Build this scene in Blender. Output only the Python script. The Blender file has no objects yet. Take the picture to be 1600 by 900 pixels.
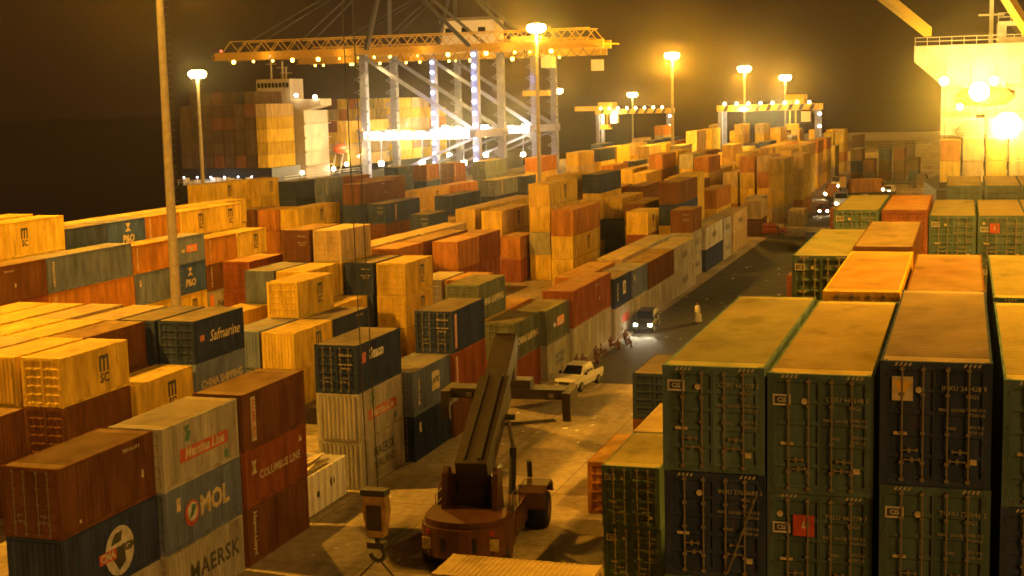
import bpy, math, random
from mathutils import Vector, Matrix

# ------------------------------------------------------------------ camera, world, sun, exposure
scn = bpy.context.scene
COL = scn.collection
R = math.radians
H_CAM = 20.2
F_PX, YAW, PITCH, ROLL = 2203.0, 0.31167, 0.13068, -0.0234

cam_data = bpy.data.cameras.new('camera')
cam_data.sensor_width = 36.0
cam_data.lens = 36.0 * F_PX / 1600.0
cam_data.clip_start, cam_data.clip_end = 0.5, 6000
cam = bpy.data.objects.new('camera', cam_data)
COL.objects.link(cam)
_fw = Vector((-math.sin(YAW) * math.cos(PITCH), math.cos(YAW) * math.cos(PITCH), -math.sin(PITCH)))
_r = Vector((math.cos(YAW), math.sin(YAW), 0))
_u = _r.cross(_fw)
_r2 = math.cos(ROLL) * _r + math.sin(ROLL) * _u
_u2 = -math.sin(ROLL) * _r + math.cos(ROLL) * _u
_m = Matrix((_r2, _u2, -_fw)).transposed().to_4x4()
_m.translation = (0, 0, H_CAM)
cam.matrix_world = _m
scn.camera = cam

world = bpy.data.worlds.new('World')
scn.world = world
world.use_nodes = True
wn = world.node_tree
bg = wn.nodes['Background']
bg.inputs[0].default_value = (1.0, 0.36, 0.10, 1)      # night sky lit from below by sodium lamps
bg.inputs[1].default_value = 0.026

added_fill_d = bpy.data.lights.new('sun', 'SUN')  # weak warm fill added from behind the camera; the scene is night
added_fill_d.energy = 1.4
added_fill_d.angle = R(25)
added_fill_d.color = (1.0, 0.45, 0.07)
sun = bpy.data.objects.new('sun', added_fill_d)
sun.rotation_euler = (R(71), 0, R(46))
COL.objects.link(sun)

scn.view_settings.view_transform = 'Standard'
scn.view_settings.look = 'None'
scn.view_settings.gamma = 1.0
scn.view_settings.use_curve_mapping = False
scn.view_settings.exposure = 0.0
scn.render.engine = 'CYCLES'
scn.cycles.use_denoising = True
scn.cycles.max_bounces = 5
scn.cycles.diffuse_bounces = 3
scn.cycles.volume_bounces = 0
scn.cycles.sample_clamp_indirect = 4
scn.cycles.use_light_tree = True
scn.cycles.pixel_filter_type = 'BLACKMAN_HARRIS'
scn.cycles.filter_width = 1.7
LAMP_K = 0.5        # overall lamp power
SODIUM = (1.0, 0.43, 0.022)

rnd = random.Random(7)

# ------------------------------------------------------------------ materials
MATS = {}


def mat(name, base=(0.5, 0.5, 0.5), rough=0.6, metal=0.0, noise=0.0, scale=3.0, emit=None, estr=0.0, spec=0.4):
    if name in MATS:
        return MATS[name]
    m = bpy.data.materials.new(name)
    m.use_nodes = True
    nt = m.node_tree
    b = nt.nodes['Principled BSDF']
    b.inputs['Base Color'].default_value = (*base, 1)
    b.inputs['Roughness'].default_value = rough
    b.inputs['Metallic'].default_value = metal
    b.inputs['Specular IOR Level'].default_value = spec
    if emit:
        b.inputs['Emission Color'].default_value = (*emit, 1)
        b.inputs['Emission Strength'].default_value = estr
    if noise > 0:
        tc = nt.nodes.new('ShaderNodeTexCoord')
        n = nt.nodes.new('ShaderNodeTexNoise')
        n.inputs['Scale'].default_value = scale
        n.inputs['Detail'].default_value = 6
        mr = nt.nodes.new('ShaderNodeMapRange')
        mr.inputs[1].default_value, mr.inputs[2].default_value = 0.25, 0.75
        mr.inputs[3].default_value, mr.inputs[4].default_value = 1 - noise, 1 + noise
        mx = nt.nodes.new('ShaderNodeMix')
        mx.data_type = 'RGBA'
        mx.blend_type = 'MULTIPLY'
        mx.inputs[0].default_value = 1
        mx.inputs[6].default_value = (*base, 1)
        nt.links.new(tc.outputs['Object'], n.inputs['Vector'])
        nt.links.new(n.outputs['Fac'], mr.inputs[0])
        nt.links.new(mr.outputs[0], mx.inputs[7])
        nt.links.new(mx.outputs[2], b.inputs['Base Color'])
    MATS[name] = m
    return m


def paint_material(name, dust, rust, source='OBJ', rough=0.62, stretch=(1.2, 1.2, 0.25), spec=0.0):
    """container paint: the object's own colour, faded and streaked, with rust spots and (on roofs) dust"""
    m = bpy.data.materials.new(name)
    m.use_nodes = True
    nt = m.node_tree
    N, K = nt.nodes, nt.links
    b = N['Principled BSDF']
    b.inputs['Roughness'].default_value = rough
    b.inputs['Specular IOR Level'].default_value = spec
    if source == 'OBJ':
        oi = N.new('ShaderNodeObjectInfo')
        col = oi.outputs['Color']
        rand = oi.outputs['Random']
    else:
        at = N.new('ShaderNodeAttribute')
        at.attribute_name = 'paint'
        col = at.outputs['Color']
        rand = None
    tc = N.new('ShaderNodeTexCoord')
    mp = N.new('ShaderNodeMapping')
    mp.inputs['Scale'].default_value = stretch
    K.new(tc.outputs['Object'], mp.inputs['Vector'])
    if rand is not None:
        cmb = N.new('ShaderNodeMath')
        cmb.operation = 'MULTIPLY'
        cmb.inputs[1].default_value = 60
        K.new(rand, cmb.inputs[0])
        cx = N.new('ShaderNodeCombineXYZ')
        K.new(cmb.outputs[0], cx.inputs[0])
        K.new(cmb.outputs[0], cx.inputs[1])
        K.new(cx.outputs[0], mp.inputs['Location'])
    n1 = N.new('ShaderNodeTexNoise')
    n1.inputs['Scale'].default_value = 1.1
    n1.inputs['Detail'].default_value = 8
    n1.inputs['Roughness'].default_value = 0.65
    K.new(mp.outputs[0], n1.inputs['Vector'])
    r1 = N.new('ShaderNodeMapRange')
    r1.inputs[1].default_value, r1.inputs[2].default_value = 0.3, 0.7
    r1.inputs[3].default_value, r1.inputs[4].default_value = 0.55, 1.28
    K.new(n1.outputs['Fac'], r1.inputs[0])
    mul = N.new('ShaderNodeMix')
    mul.data_type = 'RGBA'
    mul.blend_type = 'MULTIPLY'
    mul.inputs[0].default_value = 1
    K.new(col, mul.inputs[6])
    K.new(r1.outputs[0], mul.inputs[7])
    n2 = N.new('ShaderNodeTexNoise')
    n2.inputs['Scale'].default_value = 3.2
    n2.inputs['Detail'].default_value = 10
    n2.inputs['Roughness'].default_value = 0.7
    K.new(mp.outputs[0], n2.inputs['Vector'])
    r2 = N.new('ShaderNodeMapRange')
    r2.inputs[1].default_value, r2.inputs[2].default_value = 0.57, 0.70
    r2.inputs[3].default_value, r2.inputs[4].default_value = 0.0, rust
    K.new(n2.outputs['Fac'], r2.inputs[0])
    mr = N.new('ShaderNodeMix')
    mr.data_type = 'RGBA'
    K.new(r2.outputs[0], mr.inputs[0])
    K.new(mul.outputs[2], mr.inputs[6])
    mr.inputs[7].default_value = (0.10, 0.045, 0.02, 1)
    out = mr.outputs[2]
    if dust > 0:
        n3 = N.new('ShaderNodeTexNoise')
        n3.inputs['Scale'].default_value = 0.55
        n3.inputs['Detail'].default_value = 7
        K.new(mp.outputs[0], n3.inputs['Vector'])
        r3 = N.new('ShaderNodeMapRange')
        r3.inputs[1].default_value, r3.inputs[2].default_value = 0.3, 0.7
        r3.inputs[3].default_value, r3.inputs[4].default_value = dust * 0.55, min(1, dust * 1.35)
        K.new(n3.outputs['Fac'], r3.inputs[0])
        md = N.new('ShaderNodeMix')
        md.data_type = 'RGBA'
        K.new(r3.outputs[0], md.inputs[0])
        K.new(out, md.inputs[6])
        md.inputs[7].default_value = (0.37, 0.285, 0.13, 1)
        out = md.outputs[2]
        n4 = N.new('ShaderNodeTexNoise')                   # dried puddles and dents
        n4.inputs['Scale'].default_value = 0.9
        n4.inputs['Detail'].default_value = 3
        K.new(mp.outputs[0], n4.inputs['Vector'])
        r4 = N.new('ShaderNodeMapRange')
        r4.inputs[1].default_value, r4.inputs[2].default_value = 0.60, 0.68
        r4.inputs[3].default_value, r4.inputs[4].default_value = 1.0, 0.78
        K.new(n4.outputs['Fac'], r4.inputs[0])
        mq = N.new('ShaderNodeMix')
        mq.data_type, mq.blend_type = 'RGBA', 'MULTIPLY'
        mq.inputs[0].default_value = 1
        K.new(out, mq.inputs[6])
        K.new(r4.outputs[0], mq.inputs[7])
        out = mq.outputs[2]
    K.new(out, b.inputs['Base Color'])
    bp = N.new('ShaderNodeBump')
    bp.inputs['Strength'].default_value = 0.25
    bp.inputs['Distance'].default_value = 0.02
    K.new(n1.outputs['Fac'], bp.inputs['Height'])
    K.new(bp.outputs[0], b.inputs['Normal'])
    MATS[name] = m
    return m


PAINT = paint_material('container_paint', 0.0, 0.55)
ROOFP = paint_material('container_roof_paint', 0.55, 0.45, stretch=(0.8, 0.5, 1.0), rough=0.65, spec=0.0)
MASSP = paint_material('mass_paint', 0.0, 0.3, source='ATTR')
M_STEEL = mat('galvanised_steel', (0.21, 0.18, 0.14), 0.6, 0.2, 0.25, 6)
M_DARK = mat('dark_steel', (0.05, 0.045, 0.04), 0.6, 0.2, 0.3, 5)
M_BLACK = mat('black_rubber', (0.02, 0.02, 0.02), 0.8)
M_WHITE = mat('white_paint', (0.78, 0.76, 0.70), 0.6, 0, 0.12, 4)
M_CREAM = mat('cream_paint', (0.50, 0.42, 0.27), 0.7, 0, 0.45, 2.5)
M_LETW = mat('faded_white_ink', (0.48, 0.46, 0.42), 0.7, 0, 0.45, 2.5)
M_INK = mat('black_ink', (0.045, 0.043, 0.045), 0.7, 0, 0.4, 2.5)
M_RED = mat('red_ink', (0.42, 0.06, 0.03), 0.65, 0, 0.35, 2.5)
M_ORI = mat('orange_ink', (0.75, 0.22, 0.04), 0.55)
M_CONCR = mat('pale_concrete', (0.36, 0.33, 0.28), 0.85, 0, 0.2, 2)
M_GLASS = mat('dark_glass', (0.012, 0.012, 0.014), 0.08, 0, spec=0.8)
M_SKIN = mat('skin', (0.16, 0.08, 0.05), 0.6)
M_WOOD = mat('grey_wood', (0.34, 0.25, 0.15), 0.8, 0, 0.3, 5)
M_LAMP = mat('sodium_lamp', (1, .8, .4), 0.4, emit=(1.0, 0.66, 0.17), estr=160)
M_LAMPW = mat('white_flood_lamp', (1, .95, .8), 0.4, emit=(1.0, 0.86, 0.55), estr=45)
M_LAMPB = mat('cool_white_lamp', (1, 1, 1), 0.4, emit=(0.72, 0.86, 1.0), estr=14)
M_LAMPY = mat('boom_lamp', (1, .8, .4), 0.4, emit=(1.0, 0.66, 0.10), estr=12)
M_REDL = mat('red_lamp', (1, .1, .1), 0.4, emit=(1.0, 0.10, 0.04), estr=5)
M_HEAD = mat('headlamp', (1, 1, 1), 0.3, emit=(1.0, 0.88, 0.55), estr=120)
M_CRANE = mat('crane_blue_paint', (0.22, 0.24, 0.40), 0.6, 0, 0.25, 1)
M_CRANEY = mat('crane_yellow_paint', (0.62, 0.40, 0.05), 0.5, 0, 0.15, 1)
M_CRANE_UNLIT = mat('crane_unlit_paint', (0.07, 0.07, 0.09), 0.6, 0, 0.2, 1)  # pylon and stays: lack of lamplight put into the colour
M_SHIPW = mat('ship_white_paint', (0.60, 0.57, 0.50), 0.6, 0, 0.35, 0.5)
M_SHIPT = mat('ship_tan_paint', (0.36, 0.31, 0.22), 0.6, 0, 0.2, 0.4)
M_HULL = mat('hull_paint', (0.03, 0.03, 0.035), 0.45, 0, 0.25, 0.2)
M_STK = mat('stacker_paint', (0.085, 0.032, 0.017), 0.5, 0, 0.25, 2)
M_STKD = mat('stacker_boom_paint', (0.05, 0.035, 0.023), 0.55, 0, 0.3, 2)

COLOR = {
    'y': ('yellow', (0.62, 0.43, 0.07)), 'o': ('orange', (0.44, 0.195, 0.04)), 'b': ('brown', (0.165, 0.075, 0.038)),
    'r': ('red', (0.28, 0.095, 0.042)), 'g': ('dark green', (0.095, 0.15, 0.165)), 'e': ('grey-green', (0.15, 0.17, 0.13)),
    'n': ('navy', (0.042, 0.06, 0.135)), 's': ('slate', (0.15, 0.19, 0.32)), 'G': ('pale grey', (0.40, 0.38, 0.33)),
    'a': ('amber', (0.78, 0.42, 0.05)), 'd': ('dull brown', (0.10, 0.07, 0.04)), 't': ('tan', (0.50, 0.38, 0.20)), 'u': ('blue', (0.06, 0.11, 0.34)),  # dull brown also carries the shade of cargo out of lamplight
}


# ------------------------------------------------------------------ mesh helpers
class MB:
    """collects boxes, prisms, tubes and lathes into one mesh"""

    def __init__(self):
        self.v, self.f, self.s = [], [], []

    def add(self, vs, fs, smooth=False):
        o = len(self.v)
        self.v += [tuple(p) for p in vs]
        self.f += [tuple(i + o for i in f) for f in fs]
        self.s += [smooth] * len(fs)

    def box(self, x0, x1, y0, y1, z0, z1):
        self.add([(x0, y0, z0), (x1, y0, z0), (x1, y1, z0), (x0, y1, z0), (x0, y0, z1), (x1, y0, z1), (x1, y1, z1), (x0, y1, z1)],
                 [(0, 3, 2, 1), (4, 5, 6, 7), (0, 1, 5, 4), (1, 2, 6, 5), (2, 3, 7, 6), (3, 0, 4, 7)])
        return self

    def bar(self, a, b, w, h=None, up=(0, 0, 1)):
        a, b = Vector(a), Vector(b)
        h = h or w
        d = (b - a).normalized()
        upv = Vector(up)
        if abs(d.dot(upv)) > 0.98:
            upv = Vector((0, 1, 0))
        s = d.cross(upv).normalized() * (w / 2)
        t = s.cross(d).normalized() * (h / 2)
        vs = [a - s - t, a + s - t, a + s + t, a - s + t, b - s - t, b + s - t, b + s + t, b - s + t]
        self.add(vs, [(0, 3, 2, 1), (4, 5, 6, 7), (0, 1, 5, 4), (1, 2, 6, 5), (2, 3, 7, 6), (3, 0, 4, 7)])
        return self

    def tube(self, a, b, r0, r1=None, n=10, cap=True):
        a, b = Vector(a), Vector(b)
        r1 = r0 if r1 is None else r1
        d = (b - a).normalized()
        x = d.orthogonal().normalized()
        y = d.cross(x)
        vs = []
        for c, r in ((a, r0), (b, r1)):
            for i in range(n):
                t = 2 * math.pi * i / n
                vs.append(c + x * (r * math.cos(t)) + y * (r * math.sin(t)))
        self.add(vs, [(i, (i + 1) % n, n + (i + 1) % n, n + i) for i in range(n)], True)
        if cap:
            self.add(vs[:n], [tuple(reversed(range(n)))])
            self.add(vs[n:], [tuple(range(n))])
        return self

    def lathe(self, prof, c=(0, 0, 0), axis='z', n=16):
        vs = []
        for r, h in prof:
            for i in range(n):
                t = 2 * math.pi * i / n
                p = (r * math.cos(t), r * math.sin(t), h)
                if axis == 'x':
                    p = (p[2], p[0], p[1])
                elif axis == 'y':
                    p = (p[0], p[2], p[1])
                vs.append((p[0] + c[0], p[1] + c[1], p[2] + c[2]))
        fs = []
        for j in range(len(prof) - 1):
            for i in range(n):
                fs.append((j * n + i, j * n + (i + 1) % n, (j + 1) * n + (i + 1) % n, (j + 1) * n + i))
        self.add(vs, fs, True)
        self.add(vs[:n], [tuple(reversed(range(n)))])
        self.add(vs[-n:], [tuple(range(n))])
        return self

    def prism(self, poly, x0, x1, axis='x'):
        """poly in the plane across axis; (a, b) -> (y, z) for x, (x, z) for y, (x, y) for z"""
        def P(a, b, c):
            return (c, a, b) if axis == 'x' else ((a, c, b) if axis == 'y' else (a, b, c))
        n = len(poly)
        vs = [P(a, b, x0) for a, b in poly] + [P(a, b, x1) for a, b in poly]
        fs = [tuple(range(n)), tuple(reversed(range(n, 2 * n)))]
        fs += [(i, n + i, n + (i + 1) % n, (i + 1) % n) for i in range(n)]
        self.add(vs, fs)
        return self

    def ico(self, c, r, n=8):
        prof = []
        for k in range(1, n):
            t = math.pi * k / n
            prof.append((r * math.sin(t), -r * math.cos(t)))
        return self.lathe(prof, c, 'z', n + 2)

    def mesh(self, name):
        me = bpy.data.meshes.new(name)
        me.from_pydata(self.v, [], self.f)
        me.polygons.foreach_set('use_smooth', self.s)
        me.update()
        return me


def obj(name, data, m=None, parent=None, loc=(0, 0, 0), rot=(0, 0, 0)):
    if isinstance(data, MB):
        data = data.mesh(name)
    if m is not None and data is not None and not data.materials:
        data.materials.append(m)
    o = bpy.data.objects.new(name, data)
    COL.objects.link(o)
    o.location = loc
    o.rotation_euler = rot
    if parent is not None:
        o.parent = parent
    return o


def tag(o, label=None, cat=None, group=None, kind=None):
    if label:
        o['label'] = label
    if cat:
        o['category'] = cat
    if group:
        o['group'] = group
    if kind:
        o['kind'] = kind
    return o


def thing(name, label, cat, loc=(0, 0, 0), rz=0, group=None):
    return tag(obj(name, None, None, None, loc, (0, 0, rz)), label, cat, group)


_ONES = ['zeroth', 'first', 'second', 'third', 'fourth', 'fifth', 'sixth', 'seventh', 'eighth', 'ninth', 'tenth', 'eleventh', 'twelfth',
         'thirteenth', 'fourteenth', 'fifteenth', 'sixteenth', 'seventeenth', 'eighteenth', 'nineteenth']


class _Ord:
    def __getitem__(self, n):
        if n < 20:
            return _ONES[n]
        tens = {2: 'twent', 3: 'thirt', 4: 'fort', 5: 'fift', 6: 'sixt'}[n // 10]
        return tens + 'ieth' if n % 10 == 0 else tens + 'y-' + _ONES[n % 10]


ORD = _Ord()


def lattice(xr, y):
    """where a stack stands, in rows counted from the road and bays counted from the camera"""
    return f'{ORD[round((-29.5 - xr) / 2.7) + 1]} row from the road, {ORD[round((y - 41) / 6.2) + 1]} bay back'


# ------------------------------------------------------------------ the setting
def ground_material():
    m = bpy.data.materials.new('yard_paving')
    m.use_nodes = True
    nt = m.node_tree
    N, K = nt.nodes, nt.links
    b = N['Principled BSDF']
    tc = N.new('ShaderNodeTexCoord')
    n1 = N.new('ShaderNodeTexNoise')
    n1.inputs['Scale'].default_value = 0.09
    n1.inputs['Detail'].default_value = 9
    n1.inputs['Roughness'].default_value = 0.68
    n2 = N.new('ShaderNodeTexNoise')
    n2.inputs['Scale'].default_value = 2.2
    n2.inputs['Detail'].default_value = 8
    K.new(tc.outputs['Object'], n1.inputs['Vector'])
    K.new(tc.outputs['Object'], n2.inputs['Vector'])
    ad = N.new('ShaderNodeMath')
    ad.operation = 'MULTIPLY_ADD'
    ad.inputs[1].default_value = 0.45
    K.new(n2.outputs['Fac'], ad.inputs[0])
    K.new(n1.outputs['Fac'], ad.inputs[2])
    cr = N.new('ShaderNodeValToRGB')
    cr.color_ramp.elements[0].position = 0.45
    cr.color_ramp.elements[0].color = (0.12, 0.095, 0.062, 1)
    cr.color_ramp.elements[1].position = 0.95
    cr.color_ramp.elements[1].color = (0.58, 0.46, 0.30, 1)
    K.new(ad.outputs[0], cr.inputs[0])
    br = N.new('ShaderNodeTexBrick')                       # slab joints
    br.offset = 0.0
    br.inputs['Scale'].default_value = 1.0
    br.inputs['Brick Width'].default_value = 5.0
    br.inputs['Row Height'].default_value = 5.0
    br.inputs['Mortar Size'].default_value = 0.03
    br.inputs['Color1'].default_value = br.inputs['Color2'].default_value = (1, 1, 1, 1)
    br.inputs['Mortar'].default_value = (0.45, 0.42, 0.38, 1)
    K.new(tc.outputs['Object'], br.inputs['Vector'])
    st = N.new('ShaderNodeTexNoise')                       # oil and tyre stains drawn out along the lane
    st.inputs['Scale'].default_value = 0.5
    st.inputs['Detail'].default_value = 5
    sm = N.new('ShaderNodeMapping')
    sm.inputs['Scale'].default_value = (1.0, 0.12, 1.0)
    K.new(tc.outputs['Object'], sm.inputs['Vector'])
    K.new(sm.outputs[0], st.inputs['Vector'])
    sr_ = N.new('ShaderNodeMapRange')
    sr_.inputs[1].default_value, sr_.inputs[2].default_value = 0.52, 0.70
    sr_.inputs[3].default_value, sr_.inputs[4].default_value = 1.0, 0.35
    K.new(st.outputs['Fac'], sr_.inputs[0])
    m1 = N.new('ShaderNodeMix')
    m1.data_type, m1.blend_type = 'RGBA', 'MULTIPLY'
    m1.inputs[0].default_value = 1
    K.new(cr.outputs[0], m1.inputs[6])
    K.new(br.outputs['Color'], m1.inputs[7])
    m2 = N.new('ShaderNodeMix')
    m2.data_type, m2.blend_type = 'RGBA', 'MULTIPLY'
    m2.inputs[0].default_value = 1
    K.new(m1.outputs[2], m2.inputs[6])
    K.new(sr_.outputs[0], m2.inputs[7])
    K.new(m2.outputs[2], b.inputs['Base Color'])
    b.inputs['Roughness'].default_value = 0.8
    b.inputs['Specular IOR Level'].default_value = 0.3
    bp = N.new('ShaderNodeBump')
    bp.inputs['Strength'].default_value = 0.3
    bp.inputs['Distance'].default_value = 0.03
    K.new(n2.outputs['Fac'], bp.inputs['Height'])
    K.new(bp.outputs[0], b.inputs['Normal'])
    return m


GROUND = ground_material()
g = MB()
yard = [(-136, -120), (160, -120), (160, 128), (-4, 128), (-4, 640), (-136, 640)]
g.prism(yard, -4.0, 0.0, 'z')
tag(obj('ground', g, GROUND), kind='structure')

lane_shade = mat('lane_shade_paint', (0.055, 0.046, 0.036), 0.85, 0, 0.45, 0.6)  # shade on the lane, put into the colour of a dark strip
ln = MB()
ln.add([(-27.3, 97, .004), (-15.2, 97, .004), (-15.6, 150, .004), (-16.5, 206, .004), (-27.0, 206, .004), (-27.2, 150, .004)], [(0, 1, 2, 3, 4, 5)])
tag(obj('lane_shade_strip', ln, lane_shade), kind='structure')

wm = bpy.data.materials.new('harbour_water')
wm.use_nodes = True
_b = wm.node_tree.nodes['Principled BSDF']
_b.inputs['Base Color'].default_value = (0.006, 0.008, 0.008, 1)
_b.inputs['Roughness'].default_value = 0.10
_n = wm.node_tree.nodes.new('ShaderNodeTexNoise')
_n.inputs['Scale'].default_value = 0.35
_n.inputs['Detail'].default_value = 6
_tc = wm.node_tree.nodes.new('ShaderNodeTexCoord')
wm.node_tree.links.new(_tc.outputs['Object'], _n.inputs['Vector'])
_bp = wm.node_tree.nodes.new('ShaderNodeBump')
_bp.inputs['Strength'].default_value = 0.12
_bp.inputs['Distance'].default_value = 0.5
wm.node_tree.links.new(_n.outputs['Fac'], _bp.inputs['Height'])
wm.node_tree.links.new(_bp.outputs[0], _b.inputs['Normal'])
wt = MB()
wt.add([(-5000, -5000, -2.6), (5000, -5000, -2.6), (5000, 5000, -2.6), (-5000, 5000, -2.6)], [(0, 1, 2, 3)])
tag(obj('water', wt, wm), kind='structure')

# ------------------------------------------------------------------ containers
W = 2.438
L20, L40 = 6.058, 12.192
HS, HC = 2.591, 2.896
CACHE = {}


def cached(key, fn):
    if key not in CACHE:
        CACHE[key] = fn()
    return CACHE[key]


def corr(mb, u0, u1, z0, z1, place, pitch=0.278, depth=0.026):
    """vertical trapezoid corrugation from u0 to u1; place(u, d, z) -> point, d = depth inwards"""
    n = max(1, round((u1 - u0) / pitch))
    p = (u1 - u0) / n
    us = [(u0, 0)]
    for i in range(n):
        a = u0 + i * p
        us += [(a + .25 * p, 0), (a + .40 * p, depth), (a + .70 * p, depth), (a + .85 * p, 0)]
    us.append((u1, 0))
    vs, fs = [], []
    for u, d in us:
        vs += [place(u, d, z0), place(u, d, z1)]
    for i in range(len(us) - 1):
        fs.append((2 * i, 2 * i + 2, 2 * i + 3, 2 * i + 1))
    mb.add(vs, fs)


def m_frame(L, H):
    mb = MB()
    x, y = W / 2, L / 2
    for sx in (-1, 1):
        for sy in (-1, 1):
            x0, x1 = sorted((sx * x, sx * (x - .15)))
            y0, y1 = sorted((sy * y, sy * (y - .15)))
            mb.box(x0, x1, y0, y1, .118, H - .118)
            cx0, cx1 = sorted((sx * (x + .004), sx * (x - .162)))
            cy0, cy1 = sorted((sy * (y + .004), sy * (y - .178)))
            mb.box(cx0, cx1, cy0, cy1, 0, .118)
            mb.box(cx0, cx1, cy0, cy1, H - .118, H)
        a, b = sorted((sx * (x - .004), sx * (x - .07)))
        mb.box(a, b, -y + .174, y - .174, .02, .17)
        mb.box(a, b, -y + .174, y - .174, H - .09, H - .012)
    for sy in (-1, 1):
        a, b = sorted((sy * (y - .004), sy * (y - .10)))
        mb.box(-x + .158, x - .158, a, b, .012, .15)
        mb.box(-x + .158, x - .158, a, b, H - .13, H - .008)
    mb.box(-x + .07, x - .07, -y + .1, y - .1, .10, .16)
    return mb.mesh('frame')


def m_side(L, H):
    mb = MB()
    corr(mb, -L / 2 + .15, L / 2 - .15, .17, H - .09, lambda u, d, z: (W / 2 - .022 - d, u, z))
    return mb.mesh('side_panel')


def m_end(H):
    mb = MB()
    corr(mb, -W / 2 + .15, W / 2 - .15, .15, H - .13, lambda u, d, z: (-u, -.02 - d, z), .25, .045)
    return mb.mesh('end_panel')


def m_roof(L, H):
    mb = MB()
    y0, y1 = -L / 2 + .10, L / 2 - .10
    n = int((L - 1.2) / .21)
    a = y0 + .5
    ys = [(y0, .006), (a, .006)]
    p = (L - 1.2) / n
    for i in range(n):
        t = a + i * p
        ys += [(t + .30 * p, .006), (t + .45 * p, .040), (t + .85 * p, .040), (t + p, .006)]
    ys.append((y1, .006))
    vs, fs = [], []
    for t, d in ys:
        vs += [(-W / 2 + .06, t, H - d), (W / 2 - .06, t, H - d)]
    for i in range(len(ys) - 1):
        fs.append((2 * i, 2 * i + 1, 2 * i + 3, 2 * i + 2))
    mb.add(vs, fs)
    return mb.mesh('roof')


def m_door(H, rods):
    """one door leaf, hinge edge at x = 0, reaching to x = +1.06, outer face at y = 0"""
    mb = MB()
    w, z0, z1 = 1.06, .155, H - .135
    h = z1 - z0
    prof = [(0, z0)]
    nb = 5
    for i in range(nb):
        a = z0 + .06 + (h - .06) * i / nb
        b = z0 + (h - .06) * (i + 1) / nb
        prof += [(0, a), (.045, a + .05), (.045, b - .05), (0, b)]
    prof.append((0, z1))
    vs, fs = [], []
    for y, z in prof:
        vs += [(.05, y, z), (w - .04, y, z)]
    for i in range(len(prof) - 1):
        fs.append((2 * i, 2 * i + 1, 2 * i + 3, 2 * i + 2))
    mb.add(vs, fs)
    mb.box(.0, .055, -.012, .05, z0, z1)
    mb.box(w - .045, w + .002, -.012, .05, z0, z1)
    for i in range(4):
        z = z0 + .18 + (h - .36) * i / 3
        mb.box(-.05, .03, -.03, .01, z - .05, z + .05)
    if rods:
        for rx in (.36, .80):
            mb.tube((rx, -.035, z0 - .02), (rx, -.035, z1 + .02), .02, n=6)
    return mb.mesh('door')


def m_rod(H):
    mb = MB()
    mb.tube((0, 0, .10), (0, 0, H - .09), .021, n=8)
    for z in (.16, .55, 1.25, H - .75, H - .17):
        mb.box(-.05, .05, -.03, .03, z - .035, z + .035)
    return mb.mesh('locking_rod')


def m_handle():
    mb = MB()
    mb.bar((0, 0, 0), (.36, 0, .01), .03, .03)
    mb.box(.16, .22, -.02, .03, -.05, .06)
    mb.box(.33, .38, -.02, .03, -.03, .05)
    return mb.mesh('door_handle')


def m_body_far(L, H):
    mb = MB()
    x, y = W / 2, L / 2
    mb.box(-x, x, -y, y, 0, H - .03)
    return mb.mesh('body')


def m_body_mid(L, H):
    mb = MB()
    x, y = W / 2, L / 2
    for sx in (-1, 1):
        for sy in (-1, 1):
            x0, x1 = sorted((sx * x, sx * (x - .16)))
            y0, y1 = sorted((sy * y, sy * (y - .16)))
            mb.box(x0, x1, y0, y1, 0, H)
    for sx in (-1, 1):
        a, b = sorted((sx * (x - .006), sx * (x - .07)))
        mb.box(a, b, -y + .16, y - .16, .03, .17)
        mb.box(a, b, -y + .16, y - .16, H - .09, H - .012)
    for sy in (-1, 1):
        a, b = sorted((sy * (y - .006), sy * (y - .10)))
        mb.box(-x + .16, x - .16, a, b, .03, .15)
        mb.box(-x + .16, x - .16, a, b, H - .13, H - .01)
    return mb.mesh('frame')


def m_roof_far(L, H):
    mb = MB()
    mb.box(-W / 2 + .06, W / 2 - .06, -L / 2 + .06, L / 2 - .06, H - .03, H)
    return mb.mesh('roof')


def font(body, size, m, spacing=1.0, shear=0.0, offset=0.012, line=1.0):
    key = ('font', body, size, m.name, spacing, shear, offset, line)
    if key not in CACHE:
        c = bpy.data.curves.new('lettering', 'FONT')
        c.body = body
        c.size = size
        c.align_x = 'CENTER'
        c.align_y = 'CENTER'
        c.space_character = spacing
        c.space_line = line
        c.shear = shear
        c.offset = offset * size
        c.extrude = 0.002
        c.resolution_u = 2
        c.materials.append(m)
        o = bpy.data.objects.new('tmp', c)
        COL.objects.link(o)
        dg = bpy.context.evaluated_depsgraph_get()
        me = bpy.data.meshes.new_from_object(o.evaluated_get(dg))
        me.name = 'lettering'
        if not me.materials:
            me.materials.append(m)
        bpy.data.objects.remove(o)
        CACHE[key] = me
    return CACHE[key]


def on_face(root, data, face, u, v, L, H, spin=0.0, m=None, name='lettering', lift=0.006):
    """put flat print on a container face: u across, v up, both from the face centre"""
    if face == 'R':
        loc, rot = Vector((W / 2 - .022 + lift, u, H / 2 + v)), Matrix.Rotation(R(90), 4, 'Z') @ Matrix.Rotation(R(90), 4, 'X')
    elif face == 'D':
        loc, rot = Vector((u, -L / 2 - .012 - lift, H / 2 + v)), Matrix.Rotation(R(90), 4, 'X')
    else:
        loc, rot = Vector((u, v, H + lift)), Matrix.Identity(4)
    mtx = rot @ Matrix.Rotation(R(spin), 4, 'Z')
    o = obj(name, data, m, root, loc, mtx.to_euler())
    return o


def flat(poly):
    mb = MB()
    n = len(poly)
    mb.add([(a, b, -.001) for a, b in poly] + [(a, b, .001) for a, b in poly], [tuple(range(n, 2 * n)), tuple(reversed(range(n)))])
    return mb


def rect(w, h):
    return flat([(-w / 2, -h / 2), (w / 2, -h / 2), (w / 2, h / 2), (-w / 2, h / 2)])


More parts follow.
